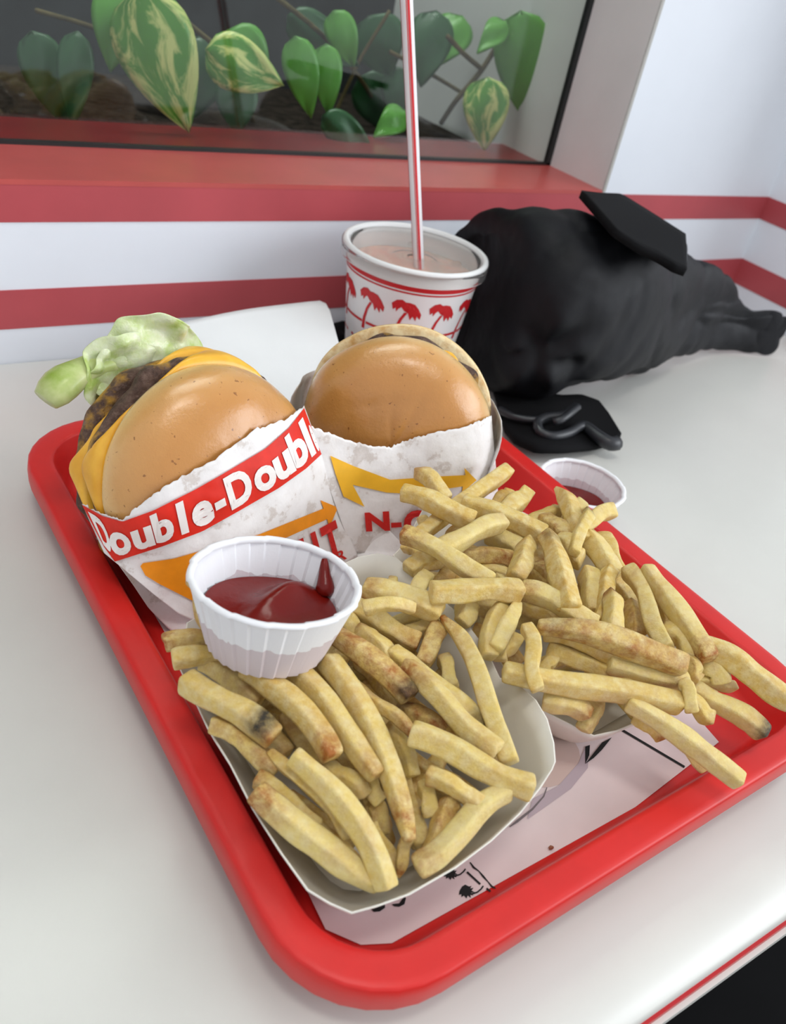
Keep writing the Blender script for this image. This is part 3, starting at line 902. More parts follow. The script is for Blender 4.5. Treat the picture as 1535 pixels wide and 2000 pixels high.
def cheese(name, bg_, parent, z0, half, Rp, rot, seed, drop=0.9, maxdrop=0.02):
    """a square slice lying on the patty top at z0, its corners melted down over the edge (towards -n)"""
    n = 29
    L = []
    for i in range(n):
        for j in range(n):
            a, b = (2 * i / (n - 1) - 1), (2 * j / (n - 1) - 1)
            k = 1.0 / max(1.0, (abs(a) ** 8 + abs(b) ** 8) ** (1 / 8))
            a, b = a * half * k, b * half * k
            x, y = a * math.cos(rot) - b * math.sin(rot), a * math.sin(rot) + b * math.cos(rot)
            L.append([x, y, 0.0])
    L = np.array(L)
    nz = vnoise(L, 60, seed)
    out = []
    for p, q in zip(L, nz):
        r = math.hypot(p[0], p[1])
        Rl = Rp * 1.035 + 0.001 * q
        z = z0 + 0.0006
        if r > Rl:
            over = r - Rl
            k = (Rl + over * 0.07 + 0.0014 * q) / r
            p = (p[0] * k, p[1] * k, 0)
            z -= min(over * drop * (1 + 0.3 * q), maxdrop)
        out.append((p[0], p[1], z))
    o = mk(name, bg_.w(out), grid_faces(n, n), W['cheese'], parent, solid=0.0022, off=0)
    md = o.modifiers.new('sub', 'SUBSURF'); md.levels = 1; md.render_levels = 1
    return o
def lettuce_leaf(name, bg_, parent, a0, a1, r0, r1, z0, seed, amp=0.006, lean=-0.01, cup=0.0):
    nr, nc = 26, 40
    L = []
    for i in range(nr):
        t = i / (nr - 1)
        for k in range(nc):
            s = k / (nc - 1)
            a = math.radians(a0 + (a1 - a0) * s)
            rr = r0 + (r1 - r0) * t * (0.62 + 0.38 * math.sin(math.pi * s) ** 0.5) * (1 + 0.09 * math.sin(9 * s + seed) * t)
            L.append((rr * math.cos(a), rr * math.sin(a), z0 + lean * t + cup * (s - .5) * t))
    L = np.array(L)
    t = np.repeat(np.linspace(0, 1, nr), nc)
    L[:, 2] += (vnoise(L, 70, seed) * amp + vnoise(L, 170, seed + 5) * amp * 0.45) * (0.3 + t)
    L[:, 0] += vnoise(L, 80, seed + 2) * 0.003 * t
    L[:, 1] += vnoise(L, 80, seed + 4) * 0.003 * t
    o = mk(name, bg_.w(L), grid_faces(nr, nc), W['lettuce'], parent, solid=0.0007)
    md = o.modifiers.new('sub', 'SUBSURF'); md.levels = 1; md.render_levels = 1
    return o
c1 = PX(408, 928, 0.060)
B1 = Burger(c1, (0.68, 0.26, 0.68), 0.0500, 0.030)
bg1 = empty('cheeseburger', (c1[0], c1[1], 0.010), 'double cheeseburger with lettuce and melted cheese spilling out of its bun', 'burger')
bun_part('bun_crown', B1, bg1, 1, 0.030, 0.0500, 0.0, ['bun_crust', 'bun_crumb', 'bun_toast'], 3)
cheese('cheese_slice', B1, bg1, -0.002, 0.0480, 0.0495, math.radians(30), 5, maxdrop=0.013)
patty('beef_patty', B1, bg1, -0.003, 0.011, 0.0512, 11)
cheese('cheese_slice', B1, bg1, -0.0150, 0.0470, 0.0500, math.radians(33), 9, maxdrop=0.011)
patty('beef_patty', B1, bg1, -0.0165, 0.010, 0.0512, 17)
lettuce_leaf('lettuce_leaf', B1, bg1, 64, 130, 0.030, 0.0665, -0.024, 4, amp=0.0085, lean=-0.004)
lettuce_leaf('lettuce_leaf', B1, bg1, 72, 136, 0.030, 0.0645, -0.029, 8, amp=0.009, lean=-0.008)
pth = smooth_path(B1.w(np.array([(-0.006, 0.046, -0.040), (-0.022, 0.049, -0.038), (-0.040, 0.046, -0.035), (-0.052, 0.039, -0.034)])), 12)
V, F = tube(pth, [0.006, 0.007, 0.0076, 0.0076, 0.0074, 0.0070, 0.0070, 0.0076, 0.0086, 0.0090, 0.0084, 0.0064], 12, flat=0.7)
mk('lettuce_rib', V, F, W['lettuce_rib'], bg1)
bun_part('bun_heel', B1, bg1, -1, 0.016, 0.0455, -0.030, ['bun_crust', 'bun_crumb', 'bun_toast'], 13)

c2 = PX(772, 836, 0.058)
B2 = Burger(c2, (-0.08, 0.40, 0.91), 0.0490, 0.027)
bg2 = empty('cheeseburger', (c2[0], c2[1], 0.010), 'single-patty burger with a plain glossy bun in front of the drink cup', 'burger')
bun_part('bun_crown', B2, bg2, 1, 0.027, 0.0490, 0.0, ['bun_crust', 'bun_crumb', 'bun_toast'], 23)
cheese('cheese_slice', B2, bg2, -0.002, 0.038, 0.047, math.radians(20), 15, maxdrop=0.006)
patty('beef_patty', B2, bg2, -0.003, 0.012, 0.0468, 31)
bun_part('bun_heel', B2, bg2, -1, 0.015, 0.0508, -0.0185, ['bun_crust', 'bun_crumb', 'bun_toast'], 29)

# ------------------------------------------------------------------ burger wrappers
class Sheet:
    """paper front: the plane of the standing pocket, pushed out where the bun is behind it"""
    def __init__(self, burger, p0, p1, p2, push=None, grow=0.0013):
        self.b = burger
        self.p0 = np.asarray(p0); n = np.cross(np.asarray(p1) - p0, np.asarray(p2) - p0)
        self.n = n / np.linalg.norm(n); self.push = push; self.grow = grow
    def solve(self, x0, x1, y0, y1, step=4.0, iters=700):
        """taut paper: a membrane held by the pocket's plane at the border and kept in front of the bun"""
        self.x0, self.y0, self.step = x0, y0, step
        xs = np.arange(x0, x1 + step, step); ys = np.arange(y0, y1 + step, step)
        X, Y = np.meshgrid(xs, ys)
        px = np.stack([X.ravel(), Y.ravel()], 1)
        rays = np.stack([(px[:, 0] - 767.5) / FPX, (px[:, 1] - 1000) / FPX, np.ones(len(px))], 1) @ RC
        tp = ((self.p0 - CAM) @ self.n) / (rays @ self.n)
        if self.push is not None: tp = tp + self.push(px)
        td = self.b.dome_depth(rays, self.grow)
        sh = X.shape
        tp = tp.reshape(sh); td = td.reshape(sh)
        t = np.minimum(tp, td)
        for _ in range(iters):
            a = t.copy()
            a[1:-1, 1:-1] = 0.25 * (t[:-2, 1:-1] + t[2:, 1:-1] + t[1:-1, :-2] + t[1:-1, 2:])
            t = np.minimum(a, td)
        self.t = t
        return self
    def at(self, px, off=0.0):
        px = np.asarray(px, float)
        rays = np.stack([(px[:, 0] - 767.5) / FPX, (px[:, 1] - 1000) / FPX, np.ones(len(px))], 1) @ RC
        fx = np.clip((px[:, 0] - self.x0) / self.step, 0, self.t.shape[1] - 1.001); fy = np.clip((px[:, 1] - self.y0) / self.step, 0, self.t.shape[0] - 1.001)
        i = fx.astype(int); j = fy.astype(int); u = fx - i; v = fy - j
        t = self.t[j, i] * (1 - u) * (1 - v) + self.t[j, i + 1] * u * (1 - v) + self.t[j + 1, i] * (1 - u) * v + self.t[j + 1, i + 1] * u * v
        t = t + 0.0007 * np.sin(px[:, 0] / 23.0 + px[:, 1] / 41.0) * np.sin(px[:, 1] / 29.0 - px[:, 0] / 67.0) - 0.0010
        q3 = np.stack([px[:, 0], px[:, 1], np.zeros(len(px))], 1)
        t = t + 0.0007 * np.abs(vnoise(q3 + 40 * vnoise(q3, 1 / 90.0, 5)[:, None], 1 / 55.0, 9)) + 0.0002 * vnoise(q3, 1 / 16.0, 4)
        return CAM + rays * (t - off)[:, None]
def pairs_grid(pairs, ncol, nrow, jag=0.0, seed=1):
    A = np.array([p[0] for p in pairs], float); B = np.array([p[1] for p in pairs], float)
    s = np.linspace(0, 1, len(pairs)); q = np.linspace(0, 1, ncol)
    top = np.stack([np.interp(q, s, A[:, 0]), np.interp(q, s, A[:, 1])], 1)
    bot = np.stack([np.interp(q, s, B[:, 0]), np.interp(q, s, B[:, 1])], 1)
    r = np.random.default_rng(seed)
    top = top + np.stack([np.zeros(ncol), r.normal(0, jag, ncol)], 1)
    g = []
    for i in range(nrow):
        t = i / (nrow - 1)
        g.append(top * (1 - t) + bot * t)
    return np.array(g).reshape(-1, 2)
def densify(verts, faces, maxlen):
    bm = bmesh.new()
    vs = [bm.verts.new((v[0], v[1], 0)) for v in verts]
    for f in faces:
        try: bm.faces.new([vs[i] for i in f])
        except ValueError: pass
    bmesh.ops.triangulate(bm, faces=bm.faces[:], quad_method='FIXED', ngon_method='EAR_CLIP')
    for _ in range(5):
        es = [e for e in bm.edges if e.calc_length() > maxlen]
        if not es: break
        bmesh.ops.subdivide_edges(bm, edges=es, cuts=1, use_grid_fill=False)
        bmesh.ops.triangulate(bm, faces=bm.faces[:], quad_method='FIXED', ngon_method='EAR_CLIP')
    bm.verts.ensure_lookup_table(); bm.verts.index_update()
    V = np.array([v.co[:2] for v in bm.verts]); F = [tuple(v.index for v in f.verts) for f in bm.faces]
    bm.free()
    return V, F
def print_on(sheet, name, poly, mat, parent, off=0.0008):
    poly = np.asarray(poly, float); pts = []
    for p, q in zip(poly, np.roll(poly, -1, 0)):
        n = max(1, int(np.linalg.norm(q - p) / 8))
        pts += [p + (q - p) * k / n for k in range(n)]
    nb_ = len(pts)
    lo, hi = poly.min(0), poly.max(0)
    bd = np.array(pts)
    for x in np.arange(lo[0], hi[0], 9.0):
        for y in np.arange(lo[1], hi[1], 9.0):
            c = 0
            for (x1, y1), (x2, y2) in zip(poly, np.roll(poly, -1, 0)):
                if (y1 > y) != (y2 > y) and x < (x2 - x1) * (y - y1) / (y2 - y1) + x1: c += 1
            if c % 2 and np.min(np.hypot(bd[:, 0] - x, bd[:, 1] - y)) > 4: pts.append(np.array([x, y]))
    r_ = delaunay_2d_cdt([Vector(p) for p in pts], [], [list(range(nb_))], 1, 1e-4)
    V = np.array([tuple(v) for v in r_[0]]); F = [tuple(f) for f in r_[2]]
    return mk(name, sheet.at(V, off), F, W[mat], parent)
GL = {}
def glyph(ch, bold=0.03):
    """outline of one letter as a flat mesh, x 0..1 over its own width, y in cap heights"""
    if (ch, bold) in GL: return GL[(ch, bold)]
    cu = bpy.data.curves.new('g', 'FONT'); cu.body = ch; cu.offset = bold; cu.resolution_u = 4
    o = bpy.data.objects.new('g', cu); COL.objects.link(o)
    dg = bpy.context.evaluated_depsgraph_get()
    me = bpy.data.meshes.new_from_object(o.evaluated_get(dg))
    V = np.array([v.co[:2] for v in me.vertices]); F = [tuple(p.vertices) for p in me.polygons]
    bpy.data.objects.remove(o); bpy.data.meshes.remove(me); bpy.data.curves.remove(cu)
    V[:, 0] = (V[:, 0] - V[:, 0].min()) / max(1e-6, V[:, 0].max() - V[:, 0].min())
    V[:, 1] /= 0.70
    GL[(ch, bold)] = (V, F)
    return V, F
def letter(sheet, ch, quad, mat, parent, off=0.0015, bold=0.03):
    """quad = px corners of the letter cell: base-left, base-right, cap-right, cap-left"""
    V, F = glyph(ch, bold)
    V2, F2 = densify(V, F, 0.22)
    bl, br, tr_, tl = [np.array(q, float) for q in quad]
    x, y = V2[:, :1], V2[:, 1:2]
    P = (bl * (1 - x) + br * x) * (1 - y) + (tl * (1 - x) + tr_ * x) * y
    return mk('printed_letter', sheet.at(P, off), F2, W[mat], parent)

def wrapper_back(parent, b, a0, a1, Rr, z0, z1, zmin):
    nr, nc = 10, 40
    L = []
    for i in range(nr):
        t = i / (nr - 1)
        for k in range(nc):
            a = math.radians(a0 + (a1 - a0) * k / (nc - 1))
            r = Rr * (1.0 - 0.10 * t * t)
            L.append((r * math.cos(a), r * math.sin(a), z0 + (z1 - z0) * t))
    for k in range(nc):
        a = math.radians(a0 + (a1 - a0) * k / (nc - 1))
        L.append((0.5 * Rr * math.cos(a), 0.5 * Rr * math.sin(a), z1 - 0.003))
    P = b.w(L)
    P[:, 2] = np.maximum(P[:, 2], zmin)
    P += np.stack([vnoise(P, 60, 3), vnoise(P, 60, 5), vnoise(P, 60, 7) * 0.2], 1) * 0.0016
    return mk('paper_back', P, grid_faces(nr + 1, nc), W['burger_paper'], parent, solid=0.00025)

# wrapper of the double cheeseburger
wr1 = empty('burger_wrapper', PX(470, 1150, 0.008), 'white burger wrapper with a red lettered band around the double cheeseburger', 'wrapper')
S1 = Sheet(B1, PX(380, 1232, .011), PX(697, 1088, .011), PX(596, 800, .073), push=lambda p: np.where(p[:, 0] < 239, (239 - p[:, 0]) / 80 * 0.016, 0.0)).solve(130, 730, 760, 1260)
pairs1 = [((160, 984), (203, 1080)), ((200, 1004), (243, 1113)), ((239, 1016), (305, 1165)), ((280, 980), (350, 1200)), ((327, 947), (398, 1222)), ((418, 897), (485, 1232)), ((502, 838), (585, 1180)), ((560, 818), (655, 1120)), ((594, 793), (699, 1086))]
g = pairs_grid(pairs1, 90, 44, 1.6, 2)
mk('paper_front', S1.at(g), grid_faces(44, 90), W['burger_paper'], wr1, solid=0.00025, off=1)
wrapper_back(wr1, B1, 222, 362, 0.0545, 0.004, -0.046, 0.0085)
cols = [((160, 986), (203, 1068)), ((200, 1008), (224, 1097)), ((239, 1019), (262, 1085)), ((300, 997), (318, 1067)), ((380, 957), (395, 1038)), ((435, 926), (458, 1003)), ((519, 876), (545, 953)), ((565, 835), (598, 915)), ((594, 797), (628, 887))]
gb = pairs_grid(cols, 80, 12)
rb1 = mk('red_band', S1.at(gb, 0.0010), grid_faces(12, 80), W['print_red'], wr1)
CT = np.array([c_[0] for c_ in cols], float); CB = np.array([c_[1] for c_ in cols], float); CM = 0.5 * (CT + CB)
def on_band(x, v):
    s = np.interp(x, CM[:, 0], np.arange(len(cols)))
    top = np.array([np.interp(s, np.arange(len(cols)), CT[:, i]) for i in (0, 1)])
    bot = np.array([np.interp(s, np.arange(len(cols)), CB[:, i]) for i in (0, 1)])
    return top * (1 - v) + bot * v
for ch, cx, w in (('D', 200, 26), ('o', 232, 40), ('u', 277, 40), ('b', 318, 38), ('l', 356, 15), ('e', 394, 40), ('-', 428, 20), ('D', 467, 46), ('o', 515, 40), ('u', 551, 32), ('b', 581, 27), ('l', 600, 9), ('e', 611, 9)):
    a_, b_ = cx - w / 2, cx + w / 2
    letter(S1, ch, (on_band(a_, .86), on_band(b_, .86), on_band(b_, .13), on_band(a_, .13)), 'print_white', rb1, bold=0.042)
print_on(S1, 'orange_arrow', [(274, 1106), (279, 1100), (340, 1091), (420, 1068), (509, 1043), (632, 993), (626, 977), (660, 991), (643, 1031), (639, 1014), (555, 1052), (500, 1075), (470, 1110), (470, 1200), (440, 1200), (385, 1178), (310, 1140), (284, 1124)], 'print_orange', wr1)
def run_text(S, txt, p0, p1, up0, up1, widths, gap, mat, parent, bold=0.05):
    tot = sum(widths) + gap * (len(txt) - 1); x = 0.0
    p0, p1, up0, up1 = [np.array(q, float) for q in (p0, p1, up0, up1)]
    for ch, w in zip(txt, widths):
        a_, b_ = x / tot, (x + w) / tot
        bl, br = p0 * (1 - a_) + p1 * a_, p0 * (1 - b_) + p1 * b_
        ua, ub = up0 * (1 - a_) + up1 * a_, up0 * (1 - b_) + up1 * b_
        letter(S, ch, (bl, br, br + ub, bl + ua), mat, parent, bold=bold)
        x += w + gap
run_text(S1, 'IN-N-OUT', (395, 1222), (672, 1078), (-16, -52), (-16, -60), [.35, .9, .4, .9, .4, .95, .85, .8], .22, 'print_text_red', wr1)
run_text(S1, 'BURGER', (540, 1165), (678, 1090), (-4, -18), (-5, -20), [.8] * 6, .3, 'print_text_red', wr1, bold=0.02)
# tail folds of the same sheet
pf = [((640, 950), (690, 1088)), ((676, 972), (700, 1095)), ((705, 985), (730, 1096)), ((745, 1020), (760, 1092)), ((785, 1062), (790, 1078))]
g = pairs_grid(pf, 24, 16)
zz = np.interp(g[:, 1], [950, 1080], [.040, .0105]) - 0.006 * np.clip((680 - g[:, 0]) / 40, 0, 1)
mk('paper_fold', [PX(x, y, z) for (x, y), z in zip(g, zz)], grid_faces(16, 24), W['burger_paper'], wr1, solid=0.00025)
pf = [((222, 1088), (226, 1096)), ((250, 1104), (258, 1140)), ((285, 1135), (290, 1188)), ((330, 1165), (335, 1234)), ((380, 1205), (400, 1250)), ((430, 1225), (460, 1256))]
g = pairs_grid(pf, 24, 12)
zz = np.interp(g[:, 1], [1080, 1250], [.034, .0100]) - 0.004 * np.sin((g[:, 0] - 222) / 50.0) ** 2
mk('paper_fold', [PX(x, y, max(z, .0095)) for (x, y), z in zip(g, zz)], grid_faces(12, 24), W['burger_paper'], wr1, solid=0.00025)

# wrapper of the plain burger
wr2 = empty('burger_wrapper', PX(820, 1050, 0.008), 'white burger wrapper with a yellow arrow around the single-patty burger', 'wrapper')
S2 = Sheet(B2, PX(700, 1078, .012), PX(960, 1010, .012), PX(790, 850, .068)).solve(570, 1010, 790, 1110)
pairs2 = [((597, 828), (688, 1078)), ((617, 836), (700, 1080)), ((667, 856), (725, 1080)), ((723, 872), (760, 1078)), ((762, 874), (795, 1075)), ((794, 861), (828, 1070)), ((837, 846), (865, 1060)), ((905, 835), (930, 1040)), ((944, 820), (965, 1015)), ((960, 812), (976, 1000))]
g = pairs_grid(pairs2, 90, 40, 1.5, 5)
mk('paper_front', S2.at(g), grid_faces(40, 90), W['burger_paper'], wr2, solid=0.00025, off=1)
wrapper_back(wr2, B2, 165, 380, 0.0545, 0.010, -0.036, 0.0085)
print_on(S2, 'yellow_arrow', [(645, 890), (690, 910), (762, 937), (807, 934), (843, 931), (909, 928), (907, 914), (931, 938), (902, 963), (904, 950), (869, 955), (804, 965), (755, 962), (689, 947), (712, 990), (671, 970), (655, 925)], 'print_yellow', wr2)
for ch, q in (('N', ((715, 1036), (762, 1034), (760, 1000), (712, 1003))), ('-', ((764, 1037), (785, 1036), (783, 1001), (763, 1002))), ('O', ((790, 1048), (848, 1042), (844, 998), (787, 1000))), ('U', ((856, 1044), (900, 1036), (896, 993), (852, 999))), ('T', ((906, 1034), (944, 1026), (940, 985), (902, 992)))):
    letter(S2, ch, q, 'print_text_red', wr2, bold=0.05)

# ------------------------------------------------------------------ folded napkin tented over the back rim
n0 = np.array([PX(352, 632, .052), PX(632, 588, .056), PX(668, 690, .038), PX(590, 790, .0285), PX(330, 800, .0285)])
nb = empty('paper_napkin', (n0[1][0] - 0.03, n0[1][1] + 0.02, 0.0), 'white folded paper napkin behind the two burgers', 'napkin')
top = [(250, 648), (352, 632), (480, 610), (600, 590), (624, 587), (636, 592), (644, 606)]
bot = [(250, 800), (352, 800), (470, 795), (560, 790), (610, 760), (650, 715), (667, 690)]
g = pairs_grid(list(zip(top, bot)), 40, 20)
zz = np.interp(g[:, 1], [588, 690, 800], [.056, .040, .0285])
Vn = np.array([PX(x, y, z) for (x, y), z in zip(g, zz)])
Vn[:, 2] += 0.0012 * np.sin(g[:, 0] / 60.0)
mk('upper_leaf', Vn, grid_faces(20, 40), W['napkin_white'], nb, solid=0.0012)
tp = Vn[:40]
foot = tp.copy(); foot[:, 1] = np.minimum(foot[:, 1] + 0.012, YW - 0.006); foot[:, 2] = 0.0008
Vb = np.vstack([tp * (1 - t) + foot * t + np.array([0, 0.003 * math.sin(math.pi * t), 0]) for t in np.linspace(0, 1, 8)])
Vb[:, 1] = np.minimum(Vb[:, 1], YW - 0.003)
mk('rear_leaf', Vb, grid_faces(8, 40), W['napkin_white'], nb, solid=0.0012)

# ------------------------------------------------------------------ ketchup cups
def souffle_cup(c_rim, axis, r, h, rb, label, nple=30):
    ax = np.asarray(axis, float); ax /= np.linalg.norm(ax)
    c0 = np.asarray(c_rim) - ax * h
    root = empty('paper_sauce_cup', c0, label, 'sauce cup')
    nseg = nple * 6
    def rf(a, i):
        ph = (a * nple / (2 * math.pi)) % 1.0
        return 1.0 + 0.042 * (ph if ph < 0.85 else (1 - ph) / 0.15 * 0.85) * (1 if 0 < i < 9 else 0.4)
    prof = [(rb * 0.96, 0.0)] + [(rb + (r - rb) * t, h * t) for t in np.linspace(0.02, 0.94, 8)]
    V, F = lathe(prof, c0, ax, nseg, rf, cap0=True)
    soak = []
    for i, (rr_, hh) in enumerate(prof):
        soak += [1 - hh / h] * nseg
    wl = mk('wall', V, F, W['souffle_paper'], root, smooth=False, solid=0.0005, off=0, attr={'soak': soak})
    rp = [(r - 0.0012, h * 0.925), (r + 0.0006, h * 0.93), (r + 0.0014, h * 0.955), (r + 0.0012, h * 0.99), (r + 0.0002, h), (r - 0.0010, h * 0.99), (r - 0.0014, h * 0.95), (r - 0.0012, h * 0.925)]
    def rf2(a, i):
        ph = (a * nple / 2 / (2 * math.pi)) % 1.0
        return 1.0 + 0.022 * (ph - 0.5) if ph < 0.92 else 1.0
    V, F = lathe(rp, c0, ax, nple * 6, rf2)
    mk('rolled_rim', V, F, W['souffle_paper'], root, attr={'soak': [0.0] * len(V)})
    return root, c0, ax
def ketchup(c0, ax, r, amp, label, seed, smear=None):
    e1 = np.cross([0, 1, 0], ax); e1 /= np.linalg.norm(e1); e2 = np.cross(ax, e1)
    nr, nc = 26, 56
    V = []
    for i in range(nr):
        q = i / (nr - 1)
        for k in range(nc):
            a = 2 * math.pi * k / nc
            x, y = r * q * math.cos(a), r * q * math.sin(a)
            # a folded dollop: ridge curling over a flatter pool
            rdg = math.exp(-((y - 0.25 * x - 0.10 * r) / (0.30 * r)) ** 2) * math.exp(-((x - 0.30 * r) / (0.55 * r)) ** 2)
            step = 1 / (1 + math.exp(-(0.5 * x - y + 0.15 * r) / (0.05 * r)))
            z = amp * (0.9 * rdg + 0.25 * step) * (1 - q ** 6) + 0.0006 * math.sin(3 * a + seed) * q
            V.append(np.asarray(c0) + e1 * x + e2 * y + ax * z)
    F = grid_faces(nr, nc, True)
    o = mk('ketchup', V, F, W['ketchup_red'], base=c0)
    b = len(V)
    tag(o, label, 'ketchup')
    return o
k1c = np.array([0.1111, 0.1953, 0.083])
ax1 = np.array([0.1067, 0.1369, 1.0])
kc1, kb1, kax1 = souffle_cup(k1c, ax1, 0.0288, 0.0275, 0.0205, 'pleated white paper cup of ketchup resting on the heaped fries')
kt1 = ketchup(kb1 + kax1 * 0.0135, kax1, 0.0240, 0.0065, 'glossy ketchup dollop in the paper cup on the fries', 1)
# smear of sauce pulled up the inner wall
def cup_wall_angle(px, py, c0, ax, r, h):
    e1 = np.cross([0, 1, 0], ax); e1 /= np.linalg.norm(e1); e2 = np.cross(ax, e1)
    best = (1e9, 0)
    for k in range(360):
        a = math.radians(k); q = c0 + ax * h + r * (math.cos(a) * e1 + math.sin(a) * e2) - CAM
        d = RC @ q; e = math.hypot(d[0] / d[2] * FPX + 767.5 - px, d[1] / d[2] * FPX + 1000 - py)
        if e < best[0]: best = (e, a)
    return best[1], e1, e2
sa_, se1, se2 = cup_wall_angle(640, 1097, kb1, kax1, 0.0288, 0.0275)
def wall_pt(hh, da):
    rr = 0.0205 + (0.0288 - 0.0205) * hh / 0.0275 - 0.0022
    return kb1 + kax1 * hh + rr * (math.cos(sa_ + da) * se1 + math.sin(sa_ + da) * se2)
sm = smooth_path([wall_pt(.0145, -.25), wall_pt(.0180, -.16), wall_pt(.0220, -.05), wall_pt(.0262, .03)], 10)
V, F = tube(sm, [0.0022, 0.0034, 0.0036, 0.0032, 0.0028, 0.0024, 0.0021, 0.0018, 0.0015, 0.0010], 10)
mk('sauce_smear', V, F, W['ketchup_red'], kt1)
k2c = np.array([0.3520, 0.2722, 0.0245])
kc2, kb2, kax2 = souffle_cup(k2c, (0, 0, 1), 0.0250, 0.0240, 0.0180, 'pleated white paper cup of ketchup on the table beside the tray', 28)
kt2 = ketchup(kb2 + kax2 * 0.008, kax2, 0.0198, 0.0012, 'flat pool of ketchup in the paper cup on the table', 2)

# ------------------------------------------------------------------ drink cup
cc_ = np.array([0.3317, 0.4516, 0.0])
cup = empty('drink_cup', cc_, 'white paper drink cup with red palm trees and a clear lid', 'drink cup')
CH, CR, CB_ = 0.0965, 0.0462, 0.0345
def cr(z): return CB_ + (CR - CB_) * z / CH
V, F = lathe([(CB_ - 0.003, 0.003), (CB_ - 0.001, 0.0005), (CB_, 0.0)] + [(cr(z), z) for z in np.linspace(0.004, CH, 8)] + [(cr(CH) - 0.0008, CH)] + [(cr(z) - 0.0008, z) for z in np.linspace(CH - .004, 0.004, 6)], cc_, nseg=72, cap0=True)
cupb = mk('cup_body', V, F, W['cup_white'], cup)
V, F = lathe([(CR - 0.0008, CH - .001), (CR + 0.0020, CH - 0.0008), (CR + 0.0030, CH + 0.0010), (CR + 0.0026, CH + 0.0026), (CR + 0.0010, CH + 0.0034), (CR - 0.0006, CH + 0.0026), (CR - 0.0012, CH + 0.0006)], cc_, nseg=72)
mk('lid_rim', V, F, W['cup_white'], cup)
V, F = lathe([(CR + 0.0034, CH - 0.0066), (CR + 0.0030, CH - 0.0058), (CR + 0.0033, CH - 0.002), (CR + 0.0036, CH + 0.001)], cc_, nseg=72)
mk('lid_skirt', V, F, W['lid_plastic'], cup, solid=0.0004)
V, F = lathe([(CR - 0.0026, CH + 0.001), (CR - 0.0040, CH - 0.0050), (CR - 0.006, CH - 0.0062), (0.020, CH - 0.0062), (0.016, CH - 0.0058), (0.0145, CH - 0.0045), (0.0125, CH - 0.0040), (0.006, CH - 0.0040), (0.0042, CH - 0.0044)], cc_, nseg=72)
lid_ = mk('lid', V, F, W['lid_plastic'], cup, solid=0.0004)
for ang, rad in ((200, .03), (150, .032), (-20, .03), (250, .031), (60, .03)):
    a = math.radians(ang)
    V, F = lathe([(0.0035, 0), (0.0030, 0.0012), (0.0015, 0.0018), (0.0002, 0.002)], cc_ + np.array([rad * math.cos(a), rad * math.sin(a), CH - 0.0060]), nseg=16)
    mk('lid_button', V, F, W['lid_plastic'], lid_)
V, F = lathe([(cr(CH - .012) - .0012, CH - .0125), (0.02, CH - .012), (0.0002, CH - .0118)], cc_, nseg=48)
mk('drink', V, F, W['drink_pink'], cup)
def cone(th, z, off=0.00025):
    r = cr(z) + off
    return cc_ + np.array([r * math.cos(th), r * math.sin(th), z])
def ring(z0, z1, mat, name='red_band'):
    V = [cone(2 * math.pi * k / 96, z) for z in (z0, z1) for k in range(96)]
    return mk(name, V, grid_faces(2, 96, True), W[mat], cupb)
ring(CH - 0.0115, CH - 0.0085, 'cup_red'); ring(CH - 0.0136, CH - 0.0125, 'cup_red')
th0 = math.atan2(-cc_[1], -cc_[0])
def cup_poly(pts, th, z, mat, name):
    V2, F2 = densify(np.array(pts, float) * 1000, [tuple(range(len(pts)))], 2.5)
    V = [cone(th + (p[0] / 1000) / cr(z), z + p[1] / 1000) for p in V2]
    return mk(name, V, F2, W[mat], cupb)
crown = [(x * 1.18, y * 1.18) for x, y in [(-.0075, -.0005), (-.0085, .003), (-.006, .0055), (-.003, .0062), (-.001, .005), (.001, .0052), (.004, .0046), (.0065, .002), (.0085, -.001), (.0082, -.004), (.0062, -.0022), (.006, -.0052), (.004, -.0026), (.0028, -.0050), (.0012, -.0012), (-.001, -.0002), (-.003, .0018), (-.0045, .0004), (-.0055, -.0015), (-.006, .0008)]]
trunk = [(-.0040, -.0215), (-.0066, -.0215), (-.0058, -.0135), (-.0036, -.0062), (-.001, -.0012), (.0010, -.0012), (-.0018, -.0066), (-.0036, -.0138)]
for k in range(11):
    th = th0 + (k - 1.95) * 2 * math.pi / 11
    zc = CH - 0.0255
    cup_poly(crown, th, zc, 'cup_red', 'printed_palm_crown')
    cup_poly(trunk, th, zc, 'cup_red', 'printed_palm_trunk')
    # ground line between the trunks
    a = [(-.0024, -.0176), (.0186, -.0176), (.0186, -.0158), (-.0024, -.0158)]
    cup_poly([(x - .0005, y) for x, y in a], th, zc, 'cup_red', 'printed_line')
for k in range(60):
    if k % 6 == 5: continue
    cup_poly([(-.0016, -.0008), (.0016, -.0008), (.0012, .0008), (-.0013, .0010)], k * 2 * math.pi / 60, CH - 0.056, 'cup_red', 'printed_mark')

# straw
s0 = PX(815, 497, CH - 0.004); s1 = PX(797, 69, 0.238)
s0 = np.array([cc_[0] + 0.002, cc_[1] - 0.0035, CH - .003])
